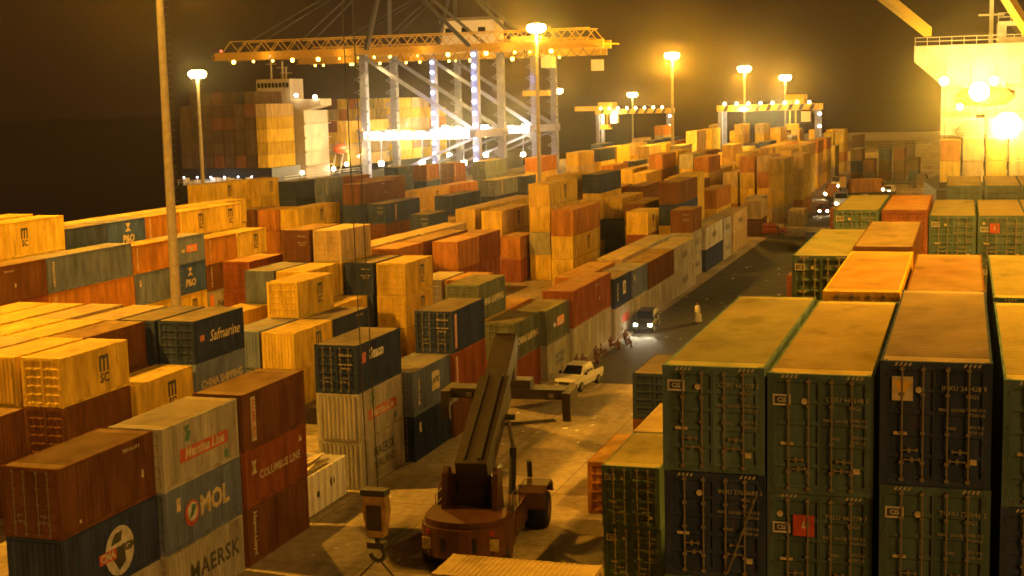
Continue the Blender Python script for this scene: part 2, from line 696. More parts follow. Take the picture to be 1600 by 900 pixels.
def disc(r, n=20):
    return flat([(r * math.cos(2 * math.pi * i / n), r * math.sin(2 * math.pi * i / n)) for i in range(n)])


def mark(root, kind, L, H, face='R'):
    T = lambda s, size, m, u, v, spin=0, lift=.008, **k: on_face(root, font(s, size, m, **k), face, u, v, L, H, spin, lift=lift)
    Pm = lambda d, m, u, v, spin=0, name='emblem', lift=.004: on_face(root, cached((kind, name, u, v, m.name), lambda: d.mesh(name)), face, u, v, L, H, spin, m, name, lift)
    if kind == 'msc':
        Pm(flat([(-.43, -.44), (-.43, .44), (.43, .44), (.43, -.44), (.25, -.44), (.25, .24), (.09, .24), (.09, -.44), (-.09, -.44), (-.09, .24), (-.25, .24), (-.25, -.44)]), M_INK, .75, .40, name='emblem')
        T('SC', .72, M_INK, .75, -.42, offset=.03)
    elif kind == 'mscs':
        Pm(rect(.80, .80), M_INK, 0, .42, name='emblem')
        T('SC', .62, M_INK, 0, -.36, offset=.03)
    elif kind == 'maersk':
        T('MAERSK', 1.0, M_INK, .6, .0, spacing=1.15, offset=.02)
    elif kind == 'sealand':
        T('MAERSK', .74, M_INK, .2, .30, spacing=1.1, offset=.025)
        T('SEALAND', .62, M_INK, .2, -.42, spacing=1.1, offset=.02)
    elif kind == 'mol':
        T('MOL', 1.15, M_CREAM, .75, .0, offset=.04)
        Pm(disc(.55), M_RED, -1.1, -.05, name='emblem')
        Pm(disc(.40), M_LETW, -1.05, .0, name='emblem_ring', lift=.008)
        Pm(flat([(-.3, -.3), (.05, -.15), (.3, .25), (-.05, .3), (-.1, .05)]), mat('green_ink', (0.05, 0.16, 0.10)), -1.05, .0, name='emblem_figure', lift=.012)
    elif kind == 'messina':
        Pm(flat([(-1.95, -.28), (1.95, -.28), (1.95, .28), (-1.95, .28)]), M_RED, .2, -.12, name='banner')
        T('Messina Line', .62, M_CREAM, .2, -.10, lift=.012, offset=.03, shear=.2)
        Pm(flat([(-.25, -.3), (.1, -.35), (.28, .05), (.05, .1), (.2, .35), (-.3, .3), (-.1, .05)]), mat('green_ink', (0.05, 0.16, 0.10)), -1.1, .72, name='emblem')
        Pm(rect(.34, .34), mat('green_ink', (0.05, 0.16, 0.10)), 1.95, -.85, name='plate')
    elif kind == 'columbus':
        T('COLUMBUS LINE', .52, M_CREAM, .3, -.05, spacing=1.05, offset=.02)
        Pm(flat([(-.25, -.3), (.25, -.3), (-.1, 0), (.25, .3), (-.25, .3), (.1, 0)]), M_CREAM, -2.2, .45, name='emblem')
        Pm(flat([(-.15, -.15), (.2, -.1), (-.05, .2)]), M_CREAM, 2.4, .7, name='pennant')
    elif kind == 'vert':
        Pm(rect(.42, 2.0), M_CREAM, -2.05, .05, name='stripe')
        T('HAMBURG', .36, M_RED, -2.05, .05, -90, lift=.012, offset=.02)
    elif kind == 'vertw':
        T('HAMBURG SUD', .30, M_CREAM, -2.2, .05, -90, offset=.03)
    elif kind == 'vertb':
        T('Hapag-Lloyd', .40, M_CREAM, -2.3 if L < 8 else -5.2, .05, -90, offset=.03)
    elif kind == 'stripe':
        Pm(rect(.42, 2.1), mat('faded_red_ink', (0.42, 0.12, 0.05)), -2.4, .0, name='stripe')
        T('HAMBURG SUD', .28, M_CREAM, -2.4, .0, -90, lift=.012, offset=.02)
    elif kind == 'seaco':
        T('Seaco', .82, M_LETW, -.35, .55, offset=.05)
        Pm(flat([(-.3, -.28), (.2, -.28), (.3, .28), (-.2, .28)]), M_RED, -2.05, .5, name='emblem')
    elif kind == 'nykplate':
        Pm(flat([(-.62, -.58), (.62, -.58), (.62, .5), (-.62, .58)]), M_CREAM, .6, .2, name='plate')
        T('NYK', .5, M_INK, .6, .2, lift=.012, offset=.03, shear=.3)
        T('NYK LINE', .36, M_CREAM, -2.1, .0, -90, offset=.03)
    elif kind == 'china':
        T('CHINA SHIPPING', .66, M_CREAM, .1, -.1, offset=.03)
    elif kind == 'safmarine':
        T('Safmarine', .95, M_CREAM, .6, .1, shear=.35, offset=.01)
        Pm(rect(.5, .35), mat('faded_red_ink', (0.42, 0.12, 0.05)), -2.1, .15, name='emblem')
    elif kind == 'globe':
        Pm(disc(.95), M_LETW, .35, -.1, name='emblem')
        Pm(flat([(-.5, -.2), (-.1, -.75), (.35, -.5), (.3, .1), (-.2, .2)]), M_INK, .35, -.1, name='emblem_land', lift=.008)
        Pm(flat([(-.6, .3), (.1, .35), (.2, .75), (-.3, .7)]), M_INK, .35, -.1, name='emblem_sea', lift=.008)
        Pm(rect(1.1, .42), M_RED, -.45, -.12, name='banner', lift=.012)
        T('CMA', .42, M_LETW, -.45, -.12, lift=.018, offset=.03)
        T('CGM', .44, M_INK, .85, -.08, lift=.018, offset=.05)
    elif kind == 'pando':
        Pm(flat([(-.42, .75), (.42, .75), (.05, .35), (.5, .0), (-.5, .0), (-.05, .35)]), M_CREAM, .2, .25, name='emblem')
        T('P&O', .95, M_CREAM, .2, -.45, offset=.04, shear=.15)
    elif kind == 'orangelogo':
        Pm(flat([(-.95, -.3), (.95, -.3), (1.0, .36), (-.9, .36)]), M_ORI, .7, .05, name='banner')
        T('Hapag', .48, M_CREAM, .7, .05, lift=.012, offset=.03)
        Pm(rect(.6, .3), M_CREAM, -.85, -.05, name='plate')
    elif kind == 'nedlloyd':
        T('Nedlloyd', .95, M_INK, .5, -.1, offset=.03)
        Pm(rect(.7, 1.8), M_ORI, -2.3, 0, name='stripe')
    elif kind == 'graffiti':
        T('MEDITERR', .55, M_INK, .3, .15, offset=.02)
        T('SHIPPING', .55, M_INK, .3, -.35, offset=.02)
        Pm(rect(.25, .5), M_CREAM, -2.2, -.5, name='plate')
    elif kind == 'textg':
        T('MAERSK', .9, mat('faded_ink', (0.13, 0.12, 0.11)), .2, .0, offset=.02)
    elif kind == 'whitelogo':
        Pm(rect(1.0, 1.15), M_CREAM, .5, .15, name='plate')
        T('B', .9, M_INK, .5, .15, lift=.012, offset=.04)
        T('DELMAS', .42, M_CREAM, -2.0, 0, -90, offset=.03)
    elif kind == 'redmark':
        Pm(flat([(-1.4, -.3), (1.2, -.45), (1.5, .4), (-1.1, .35)]), M_RED, .6, .1, name='emblem')
    elif kind == 'panel':
        Pm(rect(.30, .55), M_CREAM, -2.1, .55, name='plate')
    elif kind == 'codes':
        T('TEXU 412 07 3', .18, M_CREAM, 1.5, .95, offset=.02)
        Pm(rect(.16, .30), M_CREAM, 2.2, -.2, name='plate')
        Pm(rect(.12, .12), M_CREAM, -1.9, -.9, name='sticker')
    elif kind == 'doorcodes':
        T2 = lambda s, size, u, v: on_face(root, font(s, size, M_CREAM, offset=.02), 'D', u, v, L, H, lift=.05)
        T2('TRIU 530 6', .16, .58, .78)
        T2('MAX GR 30480', .12, .58, .28)
        T2('TARE 2250', .12, .58, .08)


M_STEN = mat('faded_stencil', (0.27, 0.25, 0.19), 0.8, 0, 0.5, 4)


def door_marks(root, L, H, code, plate=True, red=False, yellow=False):
    P = lambda d, m, u, v, name, lift=.014: on_face(root, cached(('dm', name, m.name), lambda: d().mesh(name)), 'D', u, v, L, H, 0, m, name, lift)
    T = lambda s, size, u, v, m=M_STEN, lift=.02: on_face(root, font(s, size, m, offset=.015, line=1.05), 'D', u, v, L, H, lift=lift)
    if plate:
        py = .82 if not red else .55
        P(lambda: rect(.42, .27), M_LETW, -.88, py, 'plate')
        P(lambda: rect(.33, .18), M_INK, -.88, py, 'plate_print', .018)
        on_face(root, font('CIS', .15, M_LETW, offset=.03), 'D', -.88, py, L, H, lift=.022)
    P(lambda: disc(.075, 14), M_CREAM, -.36 if not red else -.92, .80 if not red else .88, 'round_sticker')
    if red:
        P(lambda: rect(.50, .52), M_RED, -.36, .62, 'placard')
        P(lambda: flat([(-.05, -.1), (.05, -.1), (0, .14)]), M_CREAM, -.36, .66, 'placard_print', .018)
    if yellow:
        P(lambda: rect(.46, .56), M_CREAM, -.72, .82, 'placard')
        P(lambda: flat([(-.2, .2), (0, -.24), (.2, .2)]), mat('yellow_ink', (0.7, 0.42, 0.05)), -.72, .80, 'placard_print', .018)
    T(code, .15, .62, .86)
    T('45G1', .14, .80, .68)
    T('MAX. GROSS', .10, .36, .36)
    T('30480 KG', .10, .88, .38)
    T('67200 LB', .10, .88, .26)
    T('TARE', .10, .34, -.06)
    T('3870 KG', .10, .88, -.02)
    T('8530 LB', .10, .88, -.14)
    P(lambda: rect(.30, .07), M_CREAM, -.76, -.22, 'data_plate')
    P(lambda: rect(.15, .13), M_CREAM, .84, -.82, 'customs_plate')


MASS = MB()
MASSC = []


def mass_box(x0, x1, y0, y1, z0, z1, c, gap=.06):
    b = COLOR[c][1]
    k = rnd.uniform(.8, 1.2)
    MASS.box(x0 + gap / 2, x1 - gap / 2, y0 + gap / 2, y1 - gap / 2, z0, z1 - .06)
    MASSC.extend([(b[0] * k, b[1] * k, b[2] * k, 1)] * 6)


SEEN_LABELS = {}
CONT = []
HIDDEN = set([40, 43, 45, 47, 49, 51, 54, 58, 62, 65, 68, 70, 73, 74, 77, 80, 83, 86, 87, 89, 90, 92, 93, 95, 96, 98, 99, 101, 102, 104, 105, 107, 108, 112, 114, 116, 119, 121, 123, 124, 126,
    127, 129, 132, 133, 134, 136, 137, 140, 146, 147, 149, 150, 152, 153, 155, 157, 159, 162, 165, 166, 168, 169, 171, 172, 174, 179, 180, 182, 183, 186, 187, 196, 197, 199, 200, 202,
    203, 204, 205, 215, 218, 230, 231, 233, 234, 237, 238, 239, 241, 242, 243, 245, 246, 247, 249, 250, 251, 253, 254, 255, 257, 258, 261, 262, 263, 265, 266, 267, 269, 270, 271, 273,
    274, 277, 278, 281, 282, 285, 289, 290, 291, 293, 294, 299, 300, 302, 305, 306, 309, 310, 313, 316, 317, 319, 322, 325, 326, 329, 330, 333, 334, 337, 338, 341, 342, 345, 347, 348,
    358, 360, 362, 363, 364, 365, 366, 368, 374, 376, 378, 380, 382, 386, 387, 388, 392, 393, 394, 396, 398, 400, 401, 402, 406, 407, 410, 411, 412, 413, 414, 415, 418, 420, 424, 425,
    429, 430, 436, 438, 439, 444, 445, 447, 449, 450, 455, 456, 460, 463, 466, 468, 469, 473, 474, 475, 478, 479, 480, 483, 484, 488, 489, 490, 491, 492, 493, 494, 495, 496, 498, 499,
    500, 501, 503, 504, 505, 506, 508, 509, 510, 511, 512, 513, 514, 515, 516, 518, 519, 520, 521, 523, 524, 525, 526, 528, 529, 530, 531, 533, 534, 535, 536, 538, 539, 540, 543, 544,
    545, 546, 548, 549, 550, 551, 553, 554, 555, 556, 558, 559, 560, 561, 565, 572, 582])


def container(x, y, z, L, H, c, label, lod, group, rz=0.0, doors='front', marks=(), extra=None, roofc=None):
    """x, y: centre of the floor"""
    SEEN_LABELS[label] = SEEN_LABELS.get(label, 0) + 1
    base = COLOR[c][1]
    k = 1 + rnd.uniform(-.12, .12)
    col = (base[0] * k, base[1] * k, base[2] * k, 1)
    CONT.append((x, y, z, label))
    if len(CONT) - 1 in HIDDEN:       # wholly behind others from here: part of the mass below
        mass_box(x - W / 2, x + W / 2, y - L / 2, y + L / 2, z, z + H, c, .08)
        return None
    root = thing('shipping_container', label, 'container', (x, y, z), rz, group)
    root['serial'] = len(CONT) - 1

    def part(name, data, m, loc=(0, 0, 0), rot=(0, 0, 0), par=None):
        o = obj(name, data, m, par or root, loc, rot)
        o.color = col
        return o
    if lod == 2:
        part('body', cached(('bf', L, H), lambda: m_body_far(L, H)), PAINT)
        part('roof', cached(('rf', L, H), lambda: m_roof_far(L, H)), ROOFP)
    else:
        if lod == 0:
            part('frame', cached(('fr', L, H), lambda: m_frame(L, H)), PAINT)
        else:
            part('frame', cached(('fm', L, H), lambda: m_body_mid(L, H)), PAINT)
        sd = cached(('sd', L, H), lambda: m_side(L, H))
        part('side_panel', sd, PAINT)
        part('side_panel', sd, PAINT, rot=(0, 0, math.pi))
        rf = part('roof', cached(('rr', L, H), lambda: m_roof(L, H)), ROOFP)
        if roofc:
            rf.color = (*roofc, 1)
        en = cached(('en', H), lambda: m_end(H))
        df = -1 if doors == 'front' else 1
        part('end_panel', en, PAINT, (0, -df * L / 2, 0), (0, 0, math.pi if df < 0 else 0))
        rods = lod == 1
        dd = cached(('do', H, rods), lambda: m_door(H, rods))
        for s in (-1, 1):
            if df < 0:
                o = part('door', dd, PAINT, (s * 1.066, -L / 2 + .012, 0))
            else:
                o = part('door', dd, PAINT, (-s * 1.066, L / 2 - .012, 0), (0, 0, math.pi))
            if s > 0:
                o.scale.x = -1
            if lod == 0:
                for rx in (.34, .80):
                    rd = obj('locking_rod', cached(('rod', H), lambda: m_rod(H)), M_STEEL, o, (rx, -.04, 0))
                    if rx > .5:
                        hd = cached(('hd',), m_handle)
                        obj('door_handle', hd, M_STEEL, o, (rx - .42, -.05, .62))
                    else:
                        hd = cached(('hd',), m_handle)
                        obj('door_handle', hd, M_STEEL, o, (rx - .02, -.05, .84))
    for mk in marks:
        mark(root, mk, L, H)
    if extra:
        extra(root, L, H)
    return root


MARKDESC = {'msc': 'with black square monogram', 'mscs': 'with small black monogram', 'maersk': 'with black capital lettering', 'sealand': 'with double black lettering',
            'mol': 'with round emblem', 'messina': 'with red banner lettering', 'columbus': 'with cream capital lettering', 'vert': 'with cream vertical stripe',
            'vertw': 'with white vertical lettering', 'vertb': 'with cream vertical lettering', 'stripe': 'with faded red corner stripe', 'seaco': 'with white lettering',
            'nykplate': 'with cream square plate', 'china': 'with large cream lettering', 'safmarine': 'with cream script lettering', 'globe': 'with white globe emblem',
            'pando': 'with cream emblem', 'orangelogo': 'with orange logo panel', 'nedlloyd': 'with black lettering', 'graffiti': 'with two dark words',
            'textg': 'with faded dark lettering', 'whitelogo': 'with white square logo', 'redmark': 'with red emblem', 'panel': 'with small pale plate', 'codes': 'with small white codes', 'doorcodes': ''}


def stack(xr, y, L, tiers, loc, lod=1, group='containers stacked in the yard', doors='front', heights=None, rz=None, extras=None, roofs=None, base=0):
    """xr: x of the face towards the road, y: near end; tiers: 'y:msc' from the ground up"""
    z = base
    tl = tiers.split()
    n = len(tl)
    for i, t in enumerate(tl):
        ps = t.split(':')
        c = ps[0][0]
        dr = 'back' if len(ps[0]) > 1 and ps[0][1] == '-' else doors
        H = heights[i] if heights else HS
        mk = [p for p in ps[1:] if p]
        desc = COLOR[c][0] + ' container'
        if mk and MARKDESC[mk[0]]:
            desc += ' ' + MARKDESC[mk[0]]
        tier = 'on the ground' if n == 1 else ('top' if i == n - 1 else ('bottom' if i == 0 else ORD[i + 1] + ' tier'))
        lab = f'{desc}, {tier}, {loc}'
        jx, jy = rnd.uniform(-.04, .04), rnd.uniform(-.05, .05)
        ex = extras.get(i) if extras else None
        rc = roofs.get(i) if roofs else None
        container(xr - W / 2 + jx, y + L / 2 + jy, z, L, H, c, lab, lod, group, rnd.uniform(-.004, .004) if rz is None else rz, dr, mk, ex, rc)
        z += H
    return z


# ---- the row along the road
RG = 'containers in the row along the road'
ROADROW = [
    (-30.1, 41.1, L20, 'G n-:globe b:codes', 0, None),
    (-29.9, 47.4, L20, 'G:maersk s:mol:panel G:messina', 0, None),
    (-29.9, 54.0, L20, 'b:vertb r:columbus b:vert', 0, None),
    (-30.1, 66.7, L20, 'G-:sealand G-:messina n:seaco:doorcodes', 0, None),
    (-29.5, 72.9, L20, 'n:panel s:nykplate', 0, None),
    (-29.3, 79.0, L20, 'b r:stripe n:stripe:doorcodes', 0, None),
    (-29.1, 90.7, L20, 'r e:china', 0, None),
    (-28.6, 96.9, L20, 'G:graffiti e:orangelogo', 1, None),
    (-28.3, 103.1, L40, 'G r-:codes', 1, [HC, HC]),
    (-28.0, 115.4, L20, 'G:redmark n:whitelogo', 1, None),
    (-27.9, 121.6, L20, 'G s:panel', 1, None),
    (-27.8, 127.8, L40, 'G b-', 1, None),
    (-27.9, 140.1, L40, 'G:textg G:textg', 1, None),
    (-29.0, 156.6, L20, 'G:textg G:textg b:doorcodes', 1, None),
    (-28.6, 163.0, L40, 'n G:textg', 1, None),
    (-28.5, 175.4, L20, 'G:textg G:textg', 1, None),
    (-28.5, 183.2, L40, 't t:textg', 1, None),
]
for i, (xr, y, L, t, lod, hh) in enumerate(ROADROW):
    stack(xr, y, L, t, f'{ORD[i + 1]} stack along the road', lod, RG, heights=hh)

# ---- second row behind it
for i, (xr, y, L, t) in enumerate([
    (-31.75, 91.0, L20, 'g y e:china'), (-31.7, 97.3, L20, 'y o'), (-31.1, 115.9, L40, 'b o-'), (-31.0, 130.4, L40, 'G t'), (-31.0, 142.8, L40, 'G G'),
    (-33.6, 154.2, L20, 'r r y:mscs'), (-32.2, 165.5, L40, 'y y n b'), (-33.6, 178.4, L40, 'y y y y'), (-32.0, 191.0, L40, 'y y o')]):
    stack(xr, y, L, t, f'{ORD[i + 1]} stack of the second row from the road', 1, 'containers in the second row')

# ---- near block on the left, west of the lane
NEAR = [
    (-43.75, 60.4, L20, 'b b y:msc', 1, 1), (-43.4, 66.5, L20, 'y y:msc', 1, 2), (-43.3, 72.8, L20, 'g s:china n:safmarine', 1, 3),
    (-46.0, 47.6, L20, 'b b', 2, 0), (-45.9, 54.0, L20, 'b b', 2, 1), (-46.5, 60.4, L20, 'b y- y-', 2, 2), (-46.4, 66.5, L20, 'b b b', 2, 3), (-45.95, 72.7, L20, 'n n n', 2, 4),
    (-49.3, 60.2, L20, 'b y t', 3, 1), (-49.2, 66.4, L20, 'y y y', 3, 2), (-48.7, 72.7, L20, 'G G t', 3, 3),
    (-51.95, 66.5, L20, 'o y y', 4, 1), (-52.0, 72.8, L20, 'y b t', 4, 2),
    (-54.9, 66.5, L20, 'y o y', 5, 1), (-54.9, 72.7, L20, 'y y y', 5, 2), (-57.6, 72.7, L20, 'o y y', 6, 1),
]
for xr, y, L, t, rw, by in NEAR:
    stack(xr, y, L, t, lattice(xr, y), 1, 'containers in the near left block')

# ---- middle block
MID = [
    (-42.7, 84.5, L20, 'y- y-:msc'), (-45.45, 84.7, L20, 's s-'), (-42.6, 90.65, L20, 'n n:codes'), (-45.4, 90.7, L20, 'y y y:msc'), (-45.4, 96.9, L20, 'y y'),
    (-51.1, 91.0, L20, 'b y'), (-50.5, 97.0, L20, 's s s-'), (-47.8, 96.9, L20, 'y y y-'), (-55.7, 102.8, L20, 'r r r'),
    (-50.35, 103.2, L20, 'b b b b:doorcodes'), (-47.6, 103.2, L20, 'y y y t:doorcodes'), (-44.85, 103.0, L20, 'n n n:doorcodes'), (-42.0, 102.8, L20, 'y y:msc y:msc'),
    (-47.0, 113.5, L20, 'b b o'), (-50.2, 115.2, L40, 'y y t'), (-50.0, 127.8, L40, 'y G t'), (-42.8, 112.9, L20, 'o G'), (-40.0, 112.9, L20, 'b o'),
    (-43.75, 119.9, L20, 'r r o-'), (-43.7, 126.1, L20, 'r r r'), (-47.0, 119.8, L40, 'n b b'),
    (-55.2, 157.8, L40, 'y y y-'), (-55.3, 170.2, L40, 'y y y'), (-51.0, 154.8, L40, 'y y- y-:msc'), (-47.55, 151.0, L20, 'r- o-'),
    (-58.0, 150.0, L20, 'n n n:doorcodes'), (-46.6, 184.4, L40, 'y y y n'), (-50.4, 179.6, L40, 'y y y y-'), (-41.4, 175.4, L40, 'n n y:msc'), (-43.9, 171.5, L20, 'y n y'),
    (-44.1, 200.2, L40, 'y b b'), (-38.3, 210.6, L40, 'y b b-'), (-42.6, 219.0, L40, 'y y y'), (-36.5, 165.8, L40, 'y y b'),
]
for i, (xr, y, L, t) in enumerate(MID):
    stack(xr, y, L, t, lattice(xr, y), 1, 'containers in the middle block')
stack(-44.7, 153.4, L40, 'y- G- y- y-:msc', 'tall yellow stack behind the orange pair', 1, 'containers in the middle block', heights=[HC, HS, HC, HS])
stack(-40.8, 148.7, L40, 'y- y-:msc o-', 'stack right of the tall yellow stack', 1, 'containers in the middle block', heights=[HC, HS, HC])

# ---- wall of containers on the far left, behind the lamp mast
WALL = [
    (-70.0, 83.3, L40, 'y r:codes b:codes', [HC] * 3), (-70.0, 95.7, L40, 'y o:vertb s:vertb', [HC] * 3), (-70.0, 108.1, L20, 'y s:panel o:vertb', [HC, HC, HS]),
    (-70.0, 114.4, L20, 'y:msc u:pando s:orangelogo', [HC, HC, HS]), (-70.0, 120.7, L20, 'G:nedlloyd b:vertw o:vertw', None), (-70.0, 127.0, L20, 'y y:vertw y:msc', None),
]
for i, (xr, y, L, t, hh) in enumerate(WALL):
    stack(xr, y, L, t, f'{ORD[i + 1]} stack behind the tall mast', 1, 'containers in the left wall', heights=hh)
WALL2 = [
    (-73.0, 90.3, L40, 'y y y y:msc', [HC] * 4), (-75.7, 89.8, L40, 'y y y y', [HC, HC, HC, 3.05]), (-73.0, 102.7, L20, 'n n n n', None), (-73.0, 108.9, L20, 'n n n u:pando', None),
    (-73.0, 115.1, L20, 'o o o o:vertw', None), (-73.0, 121.3, L20, 'y y y y:msc', None), (-73.0, 127.5, L20, 'y y y y:msc', None), (-75.7, 102.7, L40, 'G G G t', None), (-75.7, 115.1, L40, 'y y y t', None), (-75.8, 127.5, L40, 'y y y y', None),
]
for i, (xr, y, L, t, hh) in enumerate(WALL2):
    stack(xr, y, L, t, lattice(xr, y), 1, 'containers in the left wall', heights=hh)

# ---- rear left block
REAR = [
    (-95.5, 165.0, L40, 'y y y y:msc'), (-94.0, 177.4, L20, 'y y y y:msc'), (-85.4, 171.3, L20, 'n n n n'), (-84.0, 177.6, L20, 's s s s:vertb'), (-82.6, 184.0, L20, 'b b b b'),
    (-78.2, 157.4, L40, 'y y y-:msc'), (-80.9, 156.4, L20, 'o o o-'), (-83.7, 156.4, L20, 'b b b'), (-70.3, 166.0, L40, 'y b n:stripe:doorcodes'), (-73.0, 164.6, L40, 'n n n b:codes'),
    (-75.6, 174.0, L40, 'b b b b'), (-75.5, 192.0, L40, 'y y y:msc'), (-75.2, 204.4, L40, 'o o o-'), (-72.4, 217.0, L40, 'n n s:stripe:doorcodes'), (-71.0, 229.4, L20, 'n n n:codes'),
    (-86.3, 210.0, L20, 'n n n n:codes'), (-84.0, 216.4, L20, 'n n n b:vertw'), (-81.5, 222.7, L20, 'b b b b:vertw'), (-78.0, 229.0, L40, 's s s s:doorcodes'), (-72.5, 242.0, L40, 'y y y o'),
    (-63.6, 172.0, L20, 'y y'), (-66.5, 180.4, L40, 'b b n'),
]
for i, (xr, y, L, t) in enumerate(REAR):
    stack(xr, y, L, t, lattice(xr, y), 1, 'containers in the rear left block')

# ---- far yard up to the gantry cranes: the showing containers one by one, hidden lower tiers as one mass
fr = random.Random(21)
FARB = 'containers of the far yard'
n_far = 0
for bi, y in enumerate((236, 249.5, 264, 282, 296, 314, 334, 356, 384, 420)):
    for ri, xr in enumerate((-30.4, -33.2, -36.0, -40.9, -46, -51.5, -57, -64, -71, -79)):
        if xr < -60 and y < 262:
            continue
        if fr.random() < .12:
            continue
        nt = fr.choice((2, 3, 3, 4, 4)) if y < 300 else fr.choice((3, 4, 4, 5))
        if ri < 3:
            nt = fr.choice((3, 4, 4))
        cols = fr.choices('yyyyyttobntyGyt' if ri > 2 else 'yyytyyo', k=nt)
        for k in range(nt):
            z = k * HS
            top = k >= nt - (2 if y < 300 else 1)
            if top and n_far < 118:
                n_far += 1
                place = 'top' if k == nt - 1 else 'under the top'
                container(xr - W / 2, y + L40 / 2, z, L40, HS, cols[k], f'{COLOR[cols[k]][0]} container, {place}, {ORD[ri + 1]} row from the road, {ORD[bi + 1]} far bay', 2, FARB)
            else:
                mass_box(xr - W, xr, y, y + L40, z, z + HS, cols[k])

# ---- the tall block on the right
RB = 'containers in the tall right block'


def dm(code, **k):
    return lambda root, L, H: door_marks(root, L, H, code, **k)


def hdr_stripes(root, L, H):
    def mk():
        mb = MB()
        for i in range(4):
            x = (i - 1.5) * .10
            mb.add([(x, 0, 0), (x + .045, 0, 0), (x + .085, 0, .075), (x + .04, 0, .075)], [(0, 1, 2, 3)])
        return mb.mesh('warning_stripes')
    for s in (-1, 1):
        obj('warning_stripes', cached(('hdr',), mk), M_CREAM, root, (s * .75, -L / 2 - .002, H - .105))


def both(*fs):
    def f(root, L, H):
        for q in fs:
            q(root, L, H)
    return f


Z13 = [HC, HC, HS, HS, HS]
stack(-6.8 + W, 32.8, L40, 'g y g n g', 'first column of the near right block', 0, RB, heights=[HC, HC, HC, HS, HS - .0], rz=0,
      extras={3: both(dm('INBU 270 8683 5', plate=False), hdr_stripes), 4: both(dm('CGIU 431729 5'), hdr_stripes)}, roofs={4: (0.20, 0.24, 0.12)})
stack(-4.3 + W, 32.9, L40, 'g b g g g', 'second column of the near right block', 0, RB, heights=[HS, HS, HC, HS + .2, HC], rz=0,
      extras={3: both(dm('TRLU 445779 7', red=True), hdr_stripes), 4: both(dm('CGIU 441548 0'), hdr_stripes)}, roofs={4: (0.30, 0.24, 0.10)})
stack(-1.75 + W, 32.7, L40, 'n b g g n', 'third column of the near right block', 0, RB, heights=[HC, HC, HS, HC, HC], rz=0,
      extras={3: both(dm('TGHU 728041 2'), hdr_stripes), 4: both(dm('INKU 241428 9', plate=False, yellow=True), hdr_stripes)}, roofs={4: (0.10, 0.09, 0.14)})
stack(0.92 + W, 32.5, L40, 'g n n n g', 'fourth column of the near right block', 0, RB, heights=[HC, HC, HS, HS, HC], rz=0,
      extras={3: hdr_stripes, 4: both(dm('CGIU 440812 3', plate=False), hdr_stripes)}, roofs={4: (0.42, 0.38, 0.12)})
stack(3.6 + W, 32.5, L40, 'g n n n g', 'fifth column of the near right block', 1, RB, heights=[HC, HC, HS, HS, HC], rz=0)

stack(-4.34 + W, 46.5, L40, 'g g b b a', 'first column of the second right bay', 0, RB, heights=[HC, HC, HC, HS, HS], rz=0, roofs={4: (0.50, 0.25, 0.03)})


def capital(root, L, H):
    on_face(root, font('CAPITAL', .30, M_CREAM, offset=.02), 'D', .2, H / 2 - .42, L, H, lift=.04)


stack(-1.70 + W, 45.7, L40, 'g g b b b', 'second column of the second right bay', 0, RB, heights=[HC, HC, HC, HS, HS], rz=0, extras={4: hdr_stripes}, roofs={4: (0.26, 0.11, 0.04)})
stack(0.95 + W, 45.7, L40, 'g g b g g', 'third column of the second right bay', 0, RB, heights=[HC, HC, HC, HS, HS], rz=0, extras={4: both(capital, hdr_stripes)}, roofs={4: (0.26, 0.24, 0.08)})
stack(3.6 + W, 45.7, L40, 'g g b g g', 'fourth column of the second right bay', 1, RB, heights=[HC, HC, HC, HS, HS], rz=0)

stack(-6.85 + W, 59.6, L40, 'g n b n g', 'first column of the third right bay', 0, RB, heights=[HC, HC, HS, HS, HS], rz=0, extras={4: both(dm('CGIU 402218 6'), hdr_stripes)}, roofs={4: (0.22, 0.27, 0.14)})
stack(-4.39 + W, 60.6, L40, 'g n b n b', 'second column of the third right bay', 1, RB, heights=[HC, HC, HC, HS, HS], rz=0, roofs={4: (0.24, 0.17, 0.10)})
for i, (xl, t, rf) in enumerate([(-6.85, 'g b n g g', (.24, .28, .14)), (-4.3, 'g b n b r', (.55, .2, .04)), (-1.8, 'g b g g g', (.26, .28, .14)), (0.72, 'g n b g g', (.30, .26, .12)), (3.2, 'g n b g g', (.30, .26, .12))]):
    stack(xl + W, 80.0, L40, t, f'{ORD[i + 1]} column of the fourth right bay', 0 if i in (0, 2, 3) else 1, RB, heights=[HC, HC, HC, HS, HS] if i < 2 else Z13, rz=0, roofs={4: rf},
          extras={4: dm(f'CGIU 4{i}1873 {i}', red=(i == 3)), 3: dm(f'CGIU 4{i}0552 {i}')} if i in (0, 2, 3) else None)
for i, (xl, t) in enumerate([(-1.2, 'b n g g g'), (1.4, 'g g b g g'), (3.9, 'g g b g g')]):
    stack(xl + W, 106.0, L40, t, f'{ORD[i + 1]} column of the rearmost right bay', 1, RB, heights=Z13, rz=0, roofs={4: (.6, .45, .1)})

